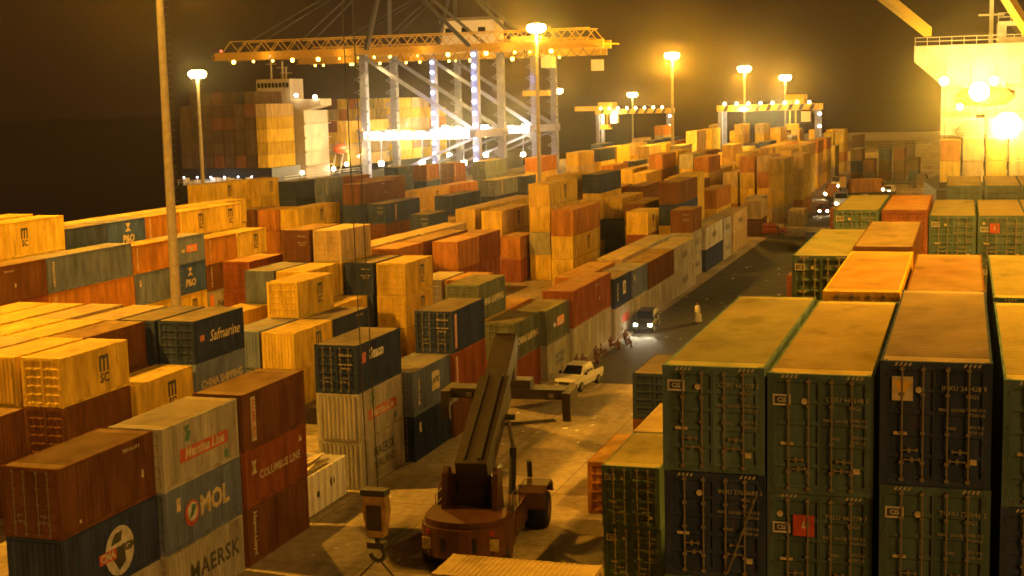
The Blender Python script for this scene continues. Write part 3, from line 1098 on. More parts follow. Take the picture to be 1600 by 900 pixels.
# ---- low containers beside the road, right side
LO = 'low containers at the right edge of the road'
stack(-14.1 + W, 55.5, L20, 'g g', 'near stack at the right edge of the road', 0, LO, rz=0, extras={0: dm('CGIU 217305 1'), 1: dm('CGIU 217308 8')}, roofs={1: (.22, .22, .10)})
stack(-14.2 + W, 61.8, L20, 't t', 'striped roof behind the near green doors', 1, LO, rz=0)
stack(-17.4 + W, 65.5, L20, 'o', 'beside the near green doors', 1, LO, rz=0)
stack(-17.3 + W, 75.2, L20, 'b n', 'dark box beside the road behind the orange one', 1, LO, rz=0)
stack(-16.6 + W, 140.4, L20, 'r', 'halfway down the right road edge', 1, LO)
stack(-19.6 + W, 186.0, L20, 'n', 'far down the right road edge', 1, LO)
stack(-17.0 + W, 192.5, L20, 'b r', 'far down the right road edge behind the navy one', 1, LO)
o = container((-18.96 - 12.92) / 2, 50.5 - W / 2, 0, L20, HS, 't', 'tan container lying crosswise at the bottom edge, striped roof', 1, LO, R(90))

# ---- containers beside the road far away, under the near gantry crane
for i, (xr, y, L, t) in enumerate([(-28.0, 206, L20, 'b t'), (-27.2, 227.0, L40, 't y y y'), (-23.6, 222.0, L20, 't'), (-29.0, 214, L20, 'G G'), (-26.0, 243.5, L40, 'o y y y')]):
    stack(xr, y, L, t, f'{ORD[i + 1]} stack under the near gantry crane', 1, 'containers under the near gantry crane')

for i, (x, y, t) in enumerate([(-22.5, 334, 'b n d'), (-19.6, 332, 'd b'), (-16.5, 338, 'b d n'), (-13.2, 336, 'd d b'), (-10.0, 340, 'n d'), (-24.0, 356, 'd b n d'), (-12.0, 360, 'b d d')]):
    stack(x, y, L40, t, f'{ORD[i + 1]} dark stack closing the far end of the lane', 2, 'dark stacks at the end of the lane')

# ------------------------------------------------------------------ lamp masts
def pix(px, py, depth):
    """a point seen at a photo pixel, at a distance along the view axis"""
    d = _fw + _r2 * ((px - 800) / F_PX) + _u2 * ((450 - py) / F_PX)
    return Vector((0, 0, H_CAM)) + d * depth


def lamp_light(name, loc, power, color=SODIUM, radius=.5, parent=None):
    l = bpy.data.lights.new(name, 'POINT')
    l.energy = power * LAMP_K
    l.color = color
    l.shadow_soft_size = radius
    o = bpy.data.objects.new(name, l)
    COL.objects.link(o)
    o.location = loc
    if parent:
        o.parent = parent
    return o


def flood_spot(name, loc, aim, power, color, cone, parent):
    l = bpy.data.lights.new(name, 'SPOT')
    l.energy, l.color, l.shadow_soft_size = power * LAMP_K, color, .6
    l.spot_size, l.spot_blend = R(cone), .7
    o = bpy.data.objects.new(name, l)
    COL.objects.link(o)
    o.parent = parent
    o.location = loc
    o.rotation_euler = (Vector(aim) - Vector(loc)).to_track_quat('-Z', 'Y').to_euler()
    return o


def m_floodhead():
    mb = MB()
    mb.prism([(-.34, -.16), (.34, -.30), (.34, .26), (-.34, .20)], -.38, .38, 'x')
    mb.bar((-.43, 0, -.05), (-.43, 0, .45), .05)
    mb.bar((.43, 0, -.05), (.43, 0, .45), .05)
    return mb.mesh('flood_lamp')


def m_lens():
    return MB().lathe([(.15, .86), (.40, .76), (.54, .5), (.50, .25), (.3, .08)], axis='y', n=14).mesh('lamp_lens')


def mast(x, y, h, label, power, r0=.42, steps=True, nlamps=8, head=1.0, aims=()):
    t = thing('light_mast', label, 'lamp mast', (x, y, 0), group='tall lamp masts of the yard')
    p = MB().tube((0, 0, .3), (0, 0, h), r0, r0 * .55, 14)
    obj('pole', p, M_CONCR, t)
    obj('plinth', MB().lathe([(r0 * 2.2, 0), (r0 * 2.2, .3), (r0 * 1.6, .45)], n=12), M_CONCR, t)
    if steps:
        s = MB()
        z = 3.0
        while z < h - 1:
            s.bar((r0 * .6, 0, z), (r0 * .8 + .45, 0, z), .035)
            z += .62
        obj('climbing_steps', s, M_STEEL, t)['kind'] = 'stuff'
    ring = MB().lathe([(.5 * head, h - .35), (.7 * head, h - .2), (.7 * head, h), (.4, h + .2)], n=16)
    obj('lamp_ring', ring, M_STEEL, t)
    for k in range(nlamps):
        a = 2 * math.pi * k / nlamps + .2
        o = obj('flood_lamp', cached(('flood',), m_floodhead), M_STEEL, t, (.42 * head * math.cos(a), .42 * head * math.sin(a), h - .55), (R(-35), 0, a - math.pi / 2))
        o.scale = (head, head, head)
        obj('lamp_lens', cached(('lens',), m_lens), M_LAMP, o, (0, 0, 0))
    if not aims:
        lamp_light('mast_light', (0, 0, h - 2.2), power, radius=.7, parent=t)
    for aim in aims:                                   # directed floods of the added mast
        l = bpy.data.lights.new('added_roof_flood', 'SPOT')
        l.energy, l.color, l.shadow_soft_size = power * LAMP_K, SODIUM, .7
        l.spot_size, l.spot_blend = R(32), .75
        lo = bpy.data.objects.new('added_roof_flood', l)
        COL.objects.link(lo)
        lo.parent = t
        lo.location = (0, 0, h - 2.2)
        lo.rotation_euler = (Vector(aim) - Vector((x, y, h - 2.2))).to_track_quat('-Z', 'Y').to_euler()
    return t


mast(-66.5, 109.0, 39.0, 'tall lamp mast in front of the left container wall, lamps out of frame', 420000, .48)
mast(-60.5, 56.0, 36.0, 'lamp mast beyond the left edge beside the near left block', 330000, .48)
mast(14.0, 52.0, 46.0, 'unseen added lamp mast lighting the roofs of the tall right block', 420000, .5, aims=((-1, 38, 13.6), (-1, 52, 13.6), (-2, 66, 13.6), (-2, 84, 13.6)))  # out of view, added to light the right block's roofs
for px, py, dep, pw, hs, lab in [
    (308, 112, 245, 1500, 1.25, 'lamp mast on the quay in front of the dark ship stern'),
    (838, 40, 233, 230000, 1.25, 'tall twin-glow lamp mast in the middle, beside the quay cranes'),
    (870, 140, 480, 60000, 1.6, 'slim distant lamp mast right of the quay cranes'),
    (988, 146, 560, 60000, 1.6, 'distant lamp mast above the far gantry crane'),
    (1050, 84, 300, 260000, 1.25, 'lamp mast at the right end of the far gantry crane'),
    (1163, 105, 395, 160000, 1.45, 'lamp mast behind the near gantry crane, left of its trolley'),
    (1227, 119, 480, 160000, 1.6, 'lamp mast behind the near gantry crane, beside its trolley')]:
    q = pix(px, py, dep)
    mast(q.x, q.y, q.z + .4, lab, pw, .40, dep < 300, 6, hs)

# ------------------------------------------------------------------ rubber tyred gantry cranes
def gantry(px, py, dep, span, label, trolley):
    q = pix(px, py, dep)
    t = thing('gantry_crane', label, 'gantry crane', (q.x, q.y, 0), 0, 'yard gantry cranes')
    zb = q.z
    for s in (-1, 1):
        for yy in (-3.4, 3.4):
            obj('leg', MB().bar((s * span / 2, yy, 1.6), (s * span / 2, yy, zb - 1.5), 1.0, 1.1), M_CRANE, t)
        obj('sill_beam', MB().box(s * span / 2 - .6, s * span / 2 + .6, -5.2, 5.2, 1.5, 2.6), M_CRANE, t)
        for yy in (-4.3, 4.3):
            w = obj('wheel', MB().lathe([(.55, -.3), (.8, -.28), (.8, .28), (.55, .3)], axis='x', n=14), M_BLACK, t, (s * span / 2, yy, .8))
            obj('rim', MB().lathe([(.42, -.32), (.42, .32)], axis='x', n=10), M_STEEL, w)
            obj('wheel_bracket', MB().box(s * span / 2 - .34, s * span / 2 + .34, yy - .2, yy + .2, .8, 1.52), M_CRANE, t)
    for yy in (-3.4, 3.4):
        obj('main_girder', MB().box(-span / 2 - .8, span / 2 + .8, yy - .5, yy + .5, zb - 1.5, zb), M_CRANEY, t)
        st = MB()
        n = int(span / 2.6)
        for i in range(n):
            x = -span / 2 + (i + .3) * span / n
            st.add([(x, yy - .504, zb - 1.45), (x + .9, yy - .504, zb - 1.45), (x + 1.5, yy - .504, zb - .05), (x + .6, yy - .504, zb - .05)], [(0, 1, 2, 3)])
        if yy < 0:
            obj('warning_stripes', st, M_DARK, t)
    rl = MB().bar((-span / 2, -3.9, zb + 1.0), (span / 2, -3.9, zb + 1.0), .08)
    for i in range(9):
        x = -span / 2 + i * span / 8
        rl.bar((x, -3.9, zb), (x, -3.9, zb + 1.0), .06)
    obj('handrail', rl, M_STEEL, t)
    for i in range(8):
        x = -span / 2 + (i + .4) * span / 8
        obj('lamp', MB().ico((x, -4.1, zb + .35), .32, 6), M_LAMPW, t)
    for z in (zb - 2.5, zb - 5.5, zb - 9.5):
        obj('lamp', MB().ico((span / 2 + .7, -3.9, z), .34, 6), M_LAMPW, t)
    tr = obj('trolley', MB().box(trolley - 2.2, trolley + 2.2, -4.0, 4.0, zb + .02, zb + 2.3), M_CRANEY, t)
    obj('operator_cabin', MB().box(trolley + 1.4, trolley + 3.6, -2.4, .2, zb - 4.4, zb - 1.9), M_WHITE, tr)
    sp = obj('spreader', MB().box(trolley - 3.0, trolley + 1.2, -1.2, 1.2, zb - 6.4, zb - 5.9), M_CRANEY, t)
    hb = MB().box(trolley - 2.4, trolley + .6, -.9, .9, zb - 5.9, zb - 4.9)
    for i in (-1.6, -.2):
        for yy in (-.6, .6):
            hb.bar((trolley + i, yy, zb - 4.9), (trolley + i, yy, zb + .1), .09)
    obj('head_block', hb, M_CRANEY, sp)
    lamp_light('gantry_light', (trolley - 3.4, 0, zb - 2.2), 20000, (1, .75, .3), .4, t)
    lamp_light('gantry_light', (-span / 4, -4.6, zb - 1.8), 16000, (1, .75, .3), .4, t)
    return t


gantry(1203, 163, 350, 23.6, 'blue-legged gantry crane with striped girder over the bright far stacks', 6.5)
gantry(992, 170, 455, 23.0, 'smaller far gantry crane left of the lamp mast', -9.0)

# ------------------------------------------------------------------ quay cranes
def quay_crane(y0, label, house, lamp_leg, xe):
    t = thing('quay_crane', label, 'quay crane', (0, y0, 0), 0, 'quay cranes')
    xw, xl, dy, zb = -131.0, -104.0, 18.0, 33.0
    for k, (x, y) in enumerate(((xw, 0), (xw, dy), (xl, 0), (xl, dy))):
        obj('leg', MB().bar((x, y, 1.8), (x, y, zb - 1.2), 1.5, 1.7, (0, 1, 0)), M_CRANE, t)
        bo = obj('bogie', MB().box(x - 1.0, x + 1.0, y - 3.2, y + 3.2, .55, 1.8), M_CRANE, t)
        for i in range(4):
            obj('wheel', MB().lathe([(.42, -.3), (.55, -.2), (.55, .2), (.42, .3)], axis='x', n=12), M_DARK, bo, (x, y - 2.4 + i * 1.6, .55))
    for x in (xw, xl):
        obj('sill_beam', MB().box(x - .7, x + .7, -3, dy + 3, 12.6, 14.4), M_CRANE, t)
    for y in (0, dy):
        obj('portal_beam', MB().box(xw, xl, y - .68, y + .68, 12.4, 14.1), M_CRANE, t)
        obj('diagonal_brace', MB().bar((xw + .5, y, zb - 2), (xl - .5, y, 14.2), .8), M_CRANE, t)
    # walkway with lamps down one leg
    for i in range(11):
        z = 5 + i * 2.6
        obj('lamp', MB().ico((lamp_leg, -1.5, z), .42, 6), M_LAMPB, t)
    lad = MB()
    for sx in (-.6, .6):
        lad.bar((lamp_leg + sx, -1.25, 2), (lamp_leg + sx, -1.25, zb), .09)
    z = 2.5
    while z < zb:
        lad.bar((lamp_leg - .6, -1.25, z), (lamp_leg + .6, -1.25, z), .06)
        z += .9
    obj('ladder', lad, M_CRANE, t)
    # boom: two box girders with lattice between
    for y in (dy / 2 - 3.4, dy / 2 + 3.4):
        obj('boom_girder', MB().box(-172, xe, y - .55, y + .55, zb - 1.2, zb + .6), M_CRANEY, t)
    la = MB()
    x = -172
    k = 0
    while x < xe - 1:
        la.bar((x, dy / 2 - 2.85, zb - .3), (x + 3.5, dy / 2 + 2.85, zb - .3) if k % 2 else (x, dy / 2 + 2.85, zb - .3), .25)
        x += 3.5
        k += 1
    obj('boom_bracing', la, M_CRANEY, t)
    wk = MB().box(-172, xe, dy / 2 - 5.0, dy / 2 - 3.97, zb - 1.25, zb - 1.15)
    for i in range(34):
        x = -172 + i * (xe + 172) / 33
        wk.bar((x, dy / 2 - 4.95, zb - 1.15), (x, dy / 2 - 4.95, zb - .05), .07)
    wk.bar((-172, dy / 2 - 4.95, zb - .05), (xe, dy / 2 - 4.95, zb - .05), .07)
    obj('boom_walkway', wk, M_CRANEY, t)
    for i in range(16):
        x = -168 + i * (xe + 164) / 16 + rnd.uniform(-2.4, 2.4)
        obj('lamp', MB().ico((x, dy / 2 - 4.6, zb - 1.7), rnd.choice((.22, .3, .34, .5)), 6), M_LAMPY, t)
    # truss over the boom and festoon cables under it
    tu = MB()
    x = -170.0
    k = 0
    while x < xe - 4:
        for y in (dy / 2 - 3.4, dy / 2 + 3.4):
            tu.bar((x, y, zb + .6), (x + 2.2, y, zb + 3.2), .16)
            tu.bar((x + 2.2, y, zb + 3.2), (x + 4.4, y, zb + .6), .16)
        x += 4.4
    for y in (dy / 2 - 3.4, dy / 2 + 3.4):
        tu.bar((-168, y, zb + 3.2), (xe - 3, y, zb + 3.2), .22)
    obj('boom_truss', tu, M_CRANEY, t)
    fe = MB()
    x = -126.0
    while x < xe - 3:
        p = None
        for q in range(7):
            a = Vector((x + q * .45, dy / 2 - 5.6, zb - 1.3 - 1.6 * math.sin(math.pi * q / 6)))
            if p is not None:
                fe.bar(p, a, .12)
            p = a
        x += 2.7
    obj('festoon_cable', fe, M_DARK, t)
    for x, y in ((xw, dy), (xl, dy), (xw if lamp_leg == xl else xl, 0)):
        sta = MB()
        for q in range(10):
            z = 3 + q * 2.9
            sta.bar((x - 1.6, y - 1.6, z), (x + 1.6, y - 1.6, z + 1.45), .22)
            sta.bar((x + 1.6, y - 1.6, z + 1.45), (x - 1.6, y - 1.6, z + 2.9), .22)
        obj('stair_flight', sta, M_CRANE, t)
    for y in (0, dy):
        obj('diagonal_brace', MB().bar((xw + .5, y, 2.5), (xl - .5, y, 12.6), .5), M_CRANE, t)
    # pylon and stays
    ap = Vector((xw + 3, dy / 2, zb + 20))
    for y in (2, dy - 2):
        obj('pylon_leg', MB().bar((xw, y, zb), (ap.x, ap.y + (1 if y > 5 else -1) * 1.2, ap.z), .9), M_CRANE_UNLIT, t)
        obj('pylon_leg', MB().bar((xl - 2, y, zb), (ap.x, ap.y + (1 if y > 5 else -1) * 1.2, ap.z), .7), M_CRANE_UNLIT, t)
        for xe in (-152, -168):
            obj('boom_stay', MB().bar((ap.x, ap.y + (1 if y > 5 else -1) * 1.2, ap.z), (xe, dy / 2 + (3.4 if y > 5 else -3.4), zb + .6), .22), M_CRANE_UNLIT, t)
    obj('warning_light', MB().ico((-172.3, dy / 2, zb + 1.2), .3, 6), M_REDL, t)
    if house:
        h = obj('machinery_house', MB().box(-131, -116, dy / 2 - 3.6, dy / 2 + 4, zb + 2.2, zb + 8.6), M_WHITE, t)
        obj('roof', MB().prism([(-131.4, zb + 8.6), (-115.6, zb + 8.6), (-117, zb + 9.4), (-130, zb + 9.4)], dy / 2 - 3.9, dy / 2 + 4.3, 'y'), M_STEEL, h)
        for i in range(3):
            obj('window', MB().box(-129.5 + i * 4.5, -127.5 + i * 4.5, dy / 2 - 3.64, dy / 2 - 3.58, zb + 5.4, zb + 6.8), M_GLASS, h)
        lg = MB()
        for x in (-130, -117):
            for y in (dy / 2 - 3.2, dy / 2 + 3.2):
                lg.box(x - .3, x + .3, y - .3, y + .3, zb + .6, zb + 2.2)
        obj('house_support', lg, M_CRANE, h)
    tr = obj('trolley', MB().box(-97, -91, dy / 2 - 4.6, dy / 2 + 4.6, zb + .62, zb + 1.8), M_CRANEY, t)
    obj('operator_cabin', MB().box(-91, -88.4, dy / 2 - 1.5, dy / 2 + 1.5, zb - 5.2, zb - 2.4), M_WHITE, tr)
    sp = obj('spreader', MB().box(-95.6, -89.6, dy / 2 - 1.2, dy / 2 + 1.2, zb - 11.4 - house * 4, zb - 10.2 - house * 4), M_CRANEY, t)
    rp = MB()
    for xx in (-95, -91.5):
        for yy in (-.9, .9):
            rp.bar((xx, dy / 2 + yy, zb - 10.2 - house * 4), (xx, dy / 2 + yy, zb + .7), .1)
    obj('hoist_rope', rp, M_DARK, sp)
    # floodlights on the portal beam
    for i in range(7):
        x = xw + 3 + i * 3.6
        obj('flood_lamp', MB().box(x - rnd.uniform(.5, 1.0), x + rnd.uniform(.5, 1.0), -1.35, -.75, 13.0, 14.2 + rnd.uniform(0, .5)), M_LAMPW, t)
    for x in (xw + 4, xw + 12, xl - 4):
        flood_spot('portal_flood', (x, -1.8, 13.6), (x + 40, -120, 0), 60000, (1, .66, .2), 120, t)
    for i, x in enumerate((xw + 6, xl - 5)):
        lamp_light('crane_light', (x, -3.2, 13.2), 3500, (1, .82, .55), .5, t)
    for x in (xw + 4, xw + 14, xl - 3):
        obj('flood_lamp', MB().box(x - .5, x + .5, -1.4, -.7, 6.6, 7.5), M_LAMPW, t)
        obj('lamp_bracket', MB().bar((x, -.9, 7.5), (x, -.5, 12.5), .16), M_CRANE, t)
    for x in (-158, -138, -118, -98):
        lamp_light('boom_light', (x, dy / 2 - 6.2, zb - .2), 600, (1, .5, .06), .4, t)
    for x in (-150, -131.5 + 5, -104.5 - 4, -92):
        l = bpy.data.lights.new('boom_flood', 'SPOT')
        l.energy, l.color, l.shadow_soft_size = 13000 * LAMP_K, (1.0, .62, .16) if x < -120 else (.92, .80, 1.0), .5
        l.spot_size, l.spot_blend = R(125), .6
        lo = bpy.data.objects.new('boom_flood', l)
        COL.objects.link(lo)
        lo.parent = t
        lo.location = (x, -3.0, zb - 2.4)
    return t


quay_crane(300, 'nearer quay crane with lit ladder column and bare boom', 0, -104.0, -76)
quay_crane(345, 'farther quay crane carrying the pale machinery house', 1, -131.0, -88)

# ------------------------------------------------------------------ ships
def deck_cargo(x0, nx, y0, ny, z0, nz, cols, L=L40):
    for i in range(nx):
        for j in range(ny):
            n = nz - (1 if (i * 7 + j * 3) % 5 == 0 and nz > 3 else 0)
            for k in range(n):
                mass_box(x0 + i * 2.5, x0 + i * 2.5 + W, y0 + j * 12.7, y0 + j * 12.7 + L, z0 + k * HS, z0 + (k + 1) * HS, rnd.choice(cols))


def hull(poly, z0, z1):
    mb = MB()
    n = len(poly)
    cx = sum(p[0] for p in poly) / n
    vs = [(cx + (p[0] - cx) * .93, p[1], z0) for p in poly] + [(p[0], p[1], z0 + (z1 - z0) * .5) for p in poly] + [(p[0], p[1], z1) for p in poly]
    fs = []
    for k in (0, 1):
        fs += [(k * n + i, k * n + (i + 1) % n, (k + 1) * n + (i + 1) % n, (k + 1) * n + i) for i in range(n)]
    fs.append(tuple(range(2 * n, 3 * n)))
    mb.add(vs, fs)
    return mb


sl = thing('container_ship', 'dark-sterned container ship at the quay under the cranes', 'ship', (0, 8, 0))
XS = -133.6
SX0 = XS - 21.5
obj('hull', hull([(SX0 + 2, 246), (XS - 2, 246), (XS, 256), (XS, 420), (XS - 6, 440), (XS - 10.75, 448), (SX0 + 6, 440), (SX0, 420), (SX0, 256)], -4, 5.0), M_HULL, sl)
rl = MB()
for z in (5.6, 6.1):
    rl.bar((SX0 + 2, 246.3, z), (XS - 2, 246.3, z), .08)
    rl.bar((XS - .3, 256, z), (XS - .3, 300, z), .08)
for i in range(15):
    rl.bar((SX0 + 2 + i * 1.25, 246.3, 5), (SX0 + 2 + i * 1.25, 246.3, 6.1), .07)
obj('rail', rl, M_WHITE, sl)
# mooring deck clutter lit by deck lamps
dk = MB()
for i in range(14):
    x = SX0 + 2.6 + i * 1.3
    hgt = rnd.uniform(.5, 1.5)
    dk.box(x, x + rnd.uniform(.4, 1.0), 247.2, 249, 5.0, 5.0 + hgt)
obj('mooring_gear', dk, M_WHITE, sl)
for i in range(6):
    obj('lamp', MB().ico((SX0 + 3 + i * 3.1, 246.9, 6.6), .16, 6), M_LAMPB, sl)
deck_cargo(SX0 + .3, 7, 259.0, 1, 8.2, 6, 'ddddb')  # unlit side of the cargo: shade put into its dark colours
deck_cargo(XS - W - 1.2, 1, 259.0, 1, 8.2, 6, 'ytyy')  # column along the quay lighter, its lamplight put into the colour
obj('hatch_cover', MB().box(SX0 + .2, XS - .3, 250.5, 263.6, 5.0, 8.18), M_HULL, sl)
acc = obj('accommodation_block', MB().box(SX0 + 1.5, XS - 1.2, 268, 280, 5.0, 19.6), M_SHIPT, sl)
obj('bridge', MB().prism([(SX0 - 1.0, 20.4), (SX0 + 2, 19.6), (XS - 1.2, 19.6), (XS + 2.6, 20.6), (XS + 2.6, 22.0), (SX0 - 1.0, 22.0)], 268.4, 274, 'y'), M_SHIPT, acc)
obj('wheelhouse', MB().box(SX0 + 9, XS - 4.5, 268.6, 275, 22.0, 26.4), M_SHIPT, acc)
for i in range(9):
    obj('window', MB().box(SX0 + 9.3 + i * .85, SX0 + 9.9 + i * .85, 268.53, 268.61, 24.6, 25.6), M_GLASS, acc)
for k in range(4):
    obj('deck_edge', MB().box(XS - 1.22, XS - .6, 267.6, 280.4, 7.6 + k * 3, 7.8 + k * 3), M_SHIPT, acc)
fn = obj('funnel', MB().box(SX0 + 4, SX0 + 9, 281.5, 288, 5, 25.5), M_SHIPT, sl)
obj('funnel_cap', MB().box(SX0 + 3.6, SX0 + 9.4, 281.1, 288.4, 25.5, 26.2), M_DARK, fn)
ms = MB()
for x, h in ((SX0 + 11.5, 31.0), (SX0 + 14.2, 30.2), (XS - 6.5, 29.0)):
    ms.bar((x, 271, 26.4), (x, 271, h), .3)
    ms.bar((x - 1.4, 271, h - 1.3), (x + 1.4, 271, h - 1.3), .18)
obj('radar_mast', ms, M_SHIPT, sl)
obj('warning_light', MB().ico((SX0 + 11.5, 270.6, 31.4), .3, 6), M_REDL, sl)
lb = MB().lathe([(.2, -3.2), (.9, -2.4), (1.25, 0), (.9, 2.4), (.2, 3.2)], axis='y', n=12)
obj('lifeboat', lb, mat('lifeboat_orange', (0.6, 0.14, 0.03), 0.5), sl, (XS + .1, 283.5, 10.8))
obj('lifeboat_davit', MB().bar((XS - 1.5, 281.6, 5), (XS + .2, 281.6, 12.6), .3).bar((XS - 1.5, 285.6, 5), (XS + .2, 285.6, 12.6), .3), M_SHIPT, sl)
for q in ((XS - 2.6, 267.6, 22.8), (XS + 1.6, 268.0, 22.4), (XS - .3, 264.2, 6.5), (XS - .3, 280, 6.5), (XS - .3, 287, 7.2)):
    obj('lamp', MB().ico(q, .42, 6), M_LAMPW, sl)
lamp_light('deck_light', (XS + .8, 272, 10.5), 450, (1, .7, .25), .4, sl)
lamp_light('deck_light', (XS + 1.0, 290, 9.0), 3000, (1, .65, .12), .4, sl)
lamp_light('deck_light', (XS - 12, 245.4, 7.0), 260, (.9, 1, 1), .3, sl)
deck_cargo(SX0 + .3, 8, 298.0, 2, 6.6, 4, 'yytb')
deck_cargo(SX0 + .3, 8, 326.0, 3, 6.6, 6, 'yytboy')

# ship on the right: deck cargo in front of a white superstructure
sr = thing('container_ship', 'floodlit white ship beyond the right container block', 'ship', (0, 0, 0))
RX = -3.2
obj('hull', hull([(RX, 180), (60, 176), (76, 184), (78, 214), (60, 222), (RX, 218), (RX - 2, 199)], -4, 8.4), M_HULL, sr)
for i in range(16):
    for k in range(3):
        if k == 2 and i == 0:
            continue
        c = 'o' if (i == 0 and k == 1) else rnd.choice('tyGyt')
        mass_box(RX + .3 + i * 2.7, RX + .3 + i * 2.7 + W, 183, 183 + L20, 9.2 + k * HS, 9.2 + (k + 1) * HS, c)
obj('hatch_cover', MB().box(RX + .2, 44, 182.6, 189.6, 8.4, 9.18), M_HULL, sr)
blk = obj('accommodation_block', MB().box(RX + .2, 44, 192, 206, 8.4, 22.6), M_SHIPW, sr)
wg = MB().prism([(RX - 3.2, 24.2), (RX + .2, 21.2), (44, 21.2), (48, 24.2), (48, 26.2), (RX - 3.2, 26.2)], 191.0, 203, 'y')
obj('bridge', wg, M_SHIPW, blk)
obj('wheelhouse', MB().box(RX + 7, 34, 192.5, 202, 26.2, 29.0), M_SHIPW, blk)
for i in range(10):
    obj('window', MB().box(RX + 8 + i * 2.4, RX + 9.8 + i * 2.4, 192.42, 192.52, 27.0, 28.4), M_GLASS, blk)
for k in range(4):
    for i in range(9):
        obj('porthole', MB().box(RX + 4.5 + i * 3.6, RX + 5.6 + i * 3.6, 191.93, 192.02, 10.2 + k * 3.0, 11.3 + k * 3.0), M_GLASS, blk)
    obj('deck_edge', MB().box(RX + 2.2, 44.4, 191.4, 192.0, 12.0 + k * 3, 12.2 + k * 3), M_SHIPW, blk)
rr = MB()
for y_, z_, x0_, x1_ in ((191.1, 26.2, RX - 3.1, 47), (192.6, 29.0, RX + 7, 34), (191.5, 15.2, RX + .3, 44), (191.5, 18.2, RX + .3, 44)):
    for dz in (.55, 1.05):
        rr.bar((x0_, y_, z_ + dz), (x1_, y_, z_ + dz), .07)
    x_ = x0_
    while x_ < x1_:
        rr.bar((x_, y_, z_), (x_, y_, z_ + 1.05), .07)
        x_ += 1.5
obj('rail', rr, M_SHIPW, sr)
ld = MB()
for k in range(4):
    ld.bar((RX + 2 + 2.6 * (k % 2), 191.3, 9.2 + k * 3), (RX + 4.6 - 2.6 * (k % 2), 191.3, 12.2 + k * 3), .5, .12)
obj('outside_stair', ld, M_STEEL, sr)
for i in range(4):
    obj('antenna', MB().bar((RX + 9 + i * 5, 196, 29.0), (RX + 9 + i * 5, 196, 31.5 + (i % 3)), .12), M_SHIPW, sr)
cr = MB()
cr.bar((RX + 6.2, 195, 26.2), (RX + 6.2, 195, 33), .5).bar((RX + 4.6, 195, 30), (RX + 7.8, 195, 30), .25)
obj('signal_mast', cr, M_SHIPW, sr)
for px, py, rad, pw in ((1530, 143, 1.15, 140000), (1574, 196, 1.6, 220000), (1475, 127, .5, 22000), (1553, 126, .5, 22000), (1500, 167, .35, 9000)):
    q = pix(px, py, 172)
    fl = obj('flood_lamp', MB().ico((0, 0, 0), rad, 10), M_LAMP, sr, q)
    obj('lamp_arm', MB().bar((q.x, q.y + rad * .8, q.z), (q.x, 192.2, q.z + .5), .16), M_SHIPW, sr)
    flood_spot('ship_flood', (q.x, q.y - rad - .3, q.z), (16, 60, 6), pw, (1, .52, .05), 84, sr)
    lamp_light('ship_flood_spill', (q.x, q.y + 4, q.z + 1.5), pw * .006, (1, .5, .05), .6, sr)
lbo = obj('lifeboat', MB().lathe([(.3, -3.4), (1.0, -2.6), (1.35, 0), (1.0, 2.6), (.3, 3.4)], axis='x', n=12), mat('lifeboat_orange', (0.6, 0.14, 0.03), 0.5), sr, (RX + 5.5, 190.8, 19.6))
obj('lifeboat_davit', MB().bar((RX + 3.2, 191.9, 18), (RX + 3.2, 190.4, 21.6), .3).bar((RX + 7.8, 191.9, 18), (RX + 7.8, 190.4, 21.6), .3), M_SHIPW, sr)
for k in range(4):
    obj('deck_gallery', MB().box(RX + .2, 44, 190.6, 191.98, 11.6 + k * 3, 11.78 + k * 3), M_SHIPT, sr)
    for i in range(8):
        obj('gallery_post', MB().box(RX + .6 + i * 3.1, RX + .75 + i * 3.1, 190.65, 190.8, 11.8 + k * 3, 14.55 + k * 3), M_SHIPT, sr)
fm = MB().bar((10, 196, 26.2), (10, 196, 47), .8).bar((6, 195.6, 46.4), (14, 195.6, 46.4), .4)  # mast out of view, added with its lamps to light the right block
fmo = obj('added_floodlight_mast', fm, M_SHIPW, sr)
for i in range(5):
    obj('flood_lamp', MB().box(6.4 + i * 1.7, 7.6 + i * 1.7, 194.7, 195.3, 45.4, 46.2), M_LAMP, fmo)  # unseen lamps of the added mast
# ship's crane jib reaching out at the top right
a, b = pix(1350, -30, 150), pix(1450, 50, 176)
jb = MB().bar(a, b, .9, 1.1)
tag(obj('crane_jib', jb, M_CRANEY), 'slanting crane jib crossing the top edge above the right ship', 'crane jib')
a, b = pix(1560, -25, 165), pix(1620, 70, 178)
tag(obj('crane_jib', MB().bar(a, b, 1.0, 1.2), M_CRANEY), 'steep crane jib in the top right corner', 'crane jib')

# low sea wall far off
tag(obj('sea_wall', MB().box(-90, 60, 650, 656, -3, 3.2), M_CONCR), 'long low pale sea wall far behind the road', 'sea wall')

# hidden lower tiers and deck cargo: one mass
me = MASS.mesh('stacked_cargo')
at = me.color_attributes.new('paint', 'FLOAT_COLOR', 'CORNER')
buf = []
for p, c in zip(me.polygons, MASSC):
    for _ in range(p.loop_total):
        buf.extend(c)
at.data.foreach_set('color', buf)
tag(obj('stacked_cargo', me, MASSP), 'remaining container tiers on the ships and in the farthest yard', 'containers', kind='stuff')

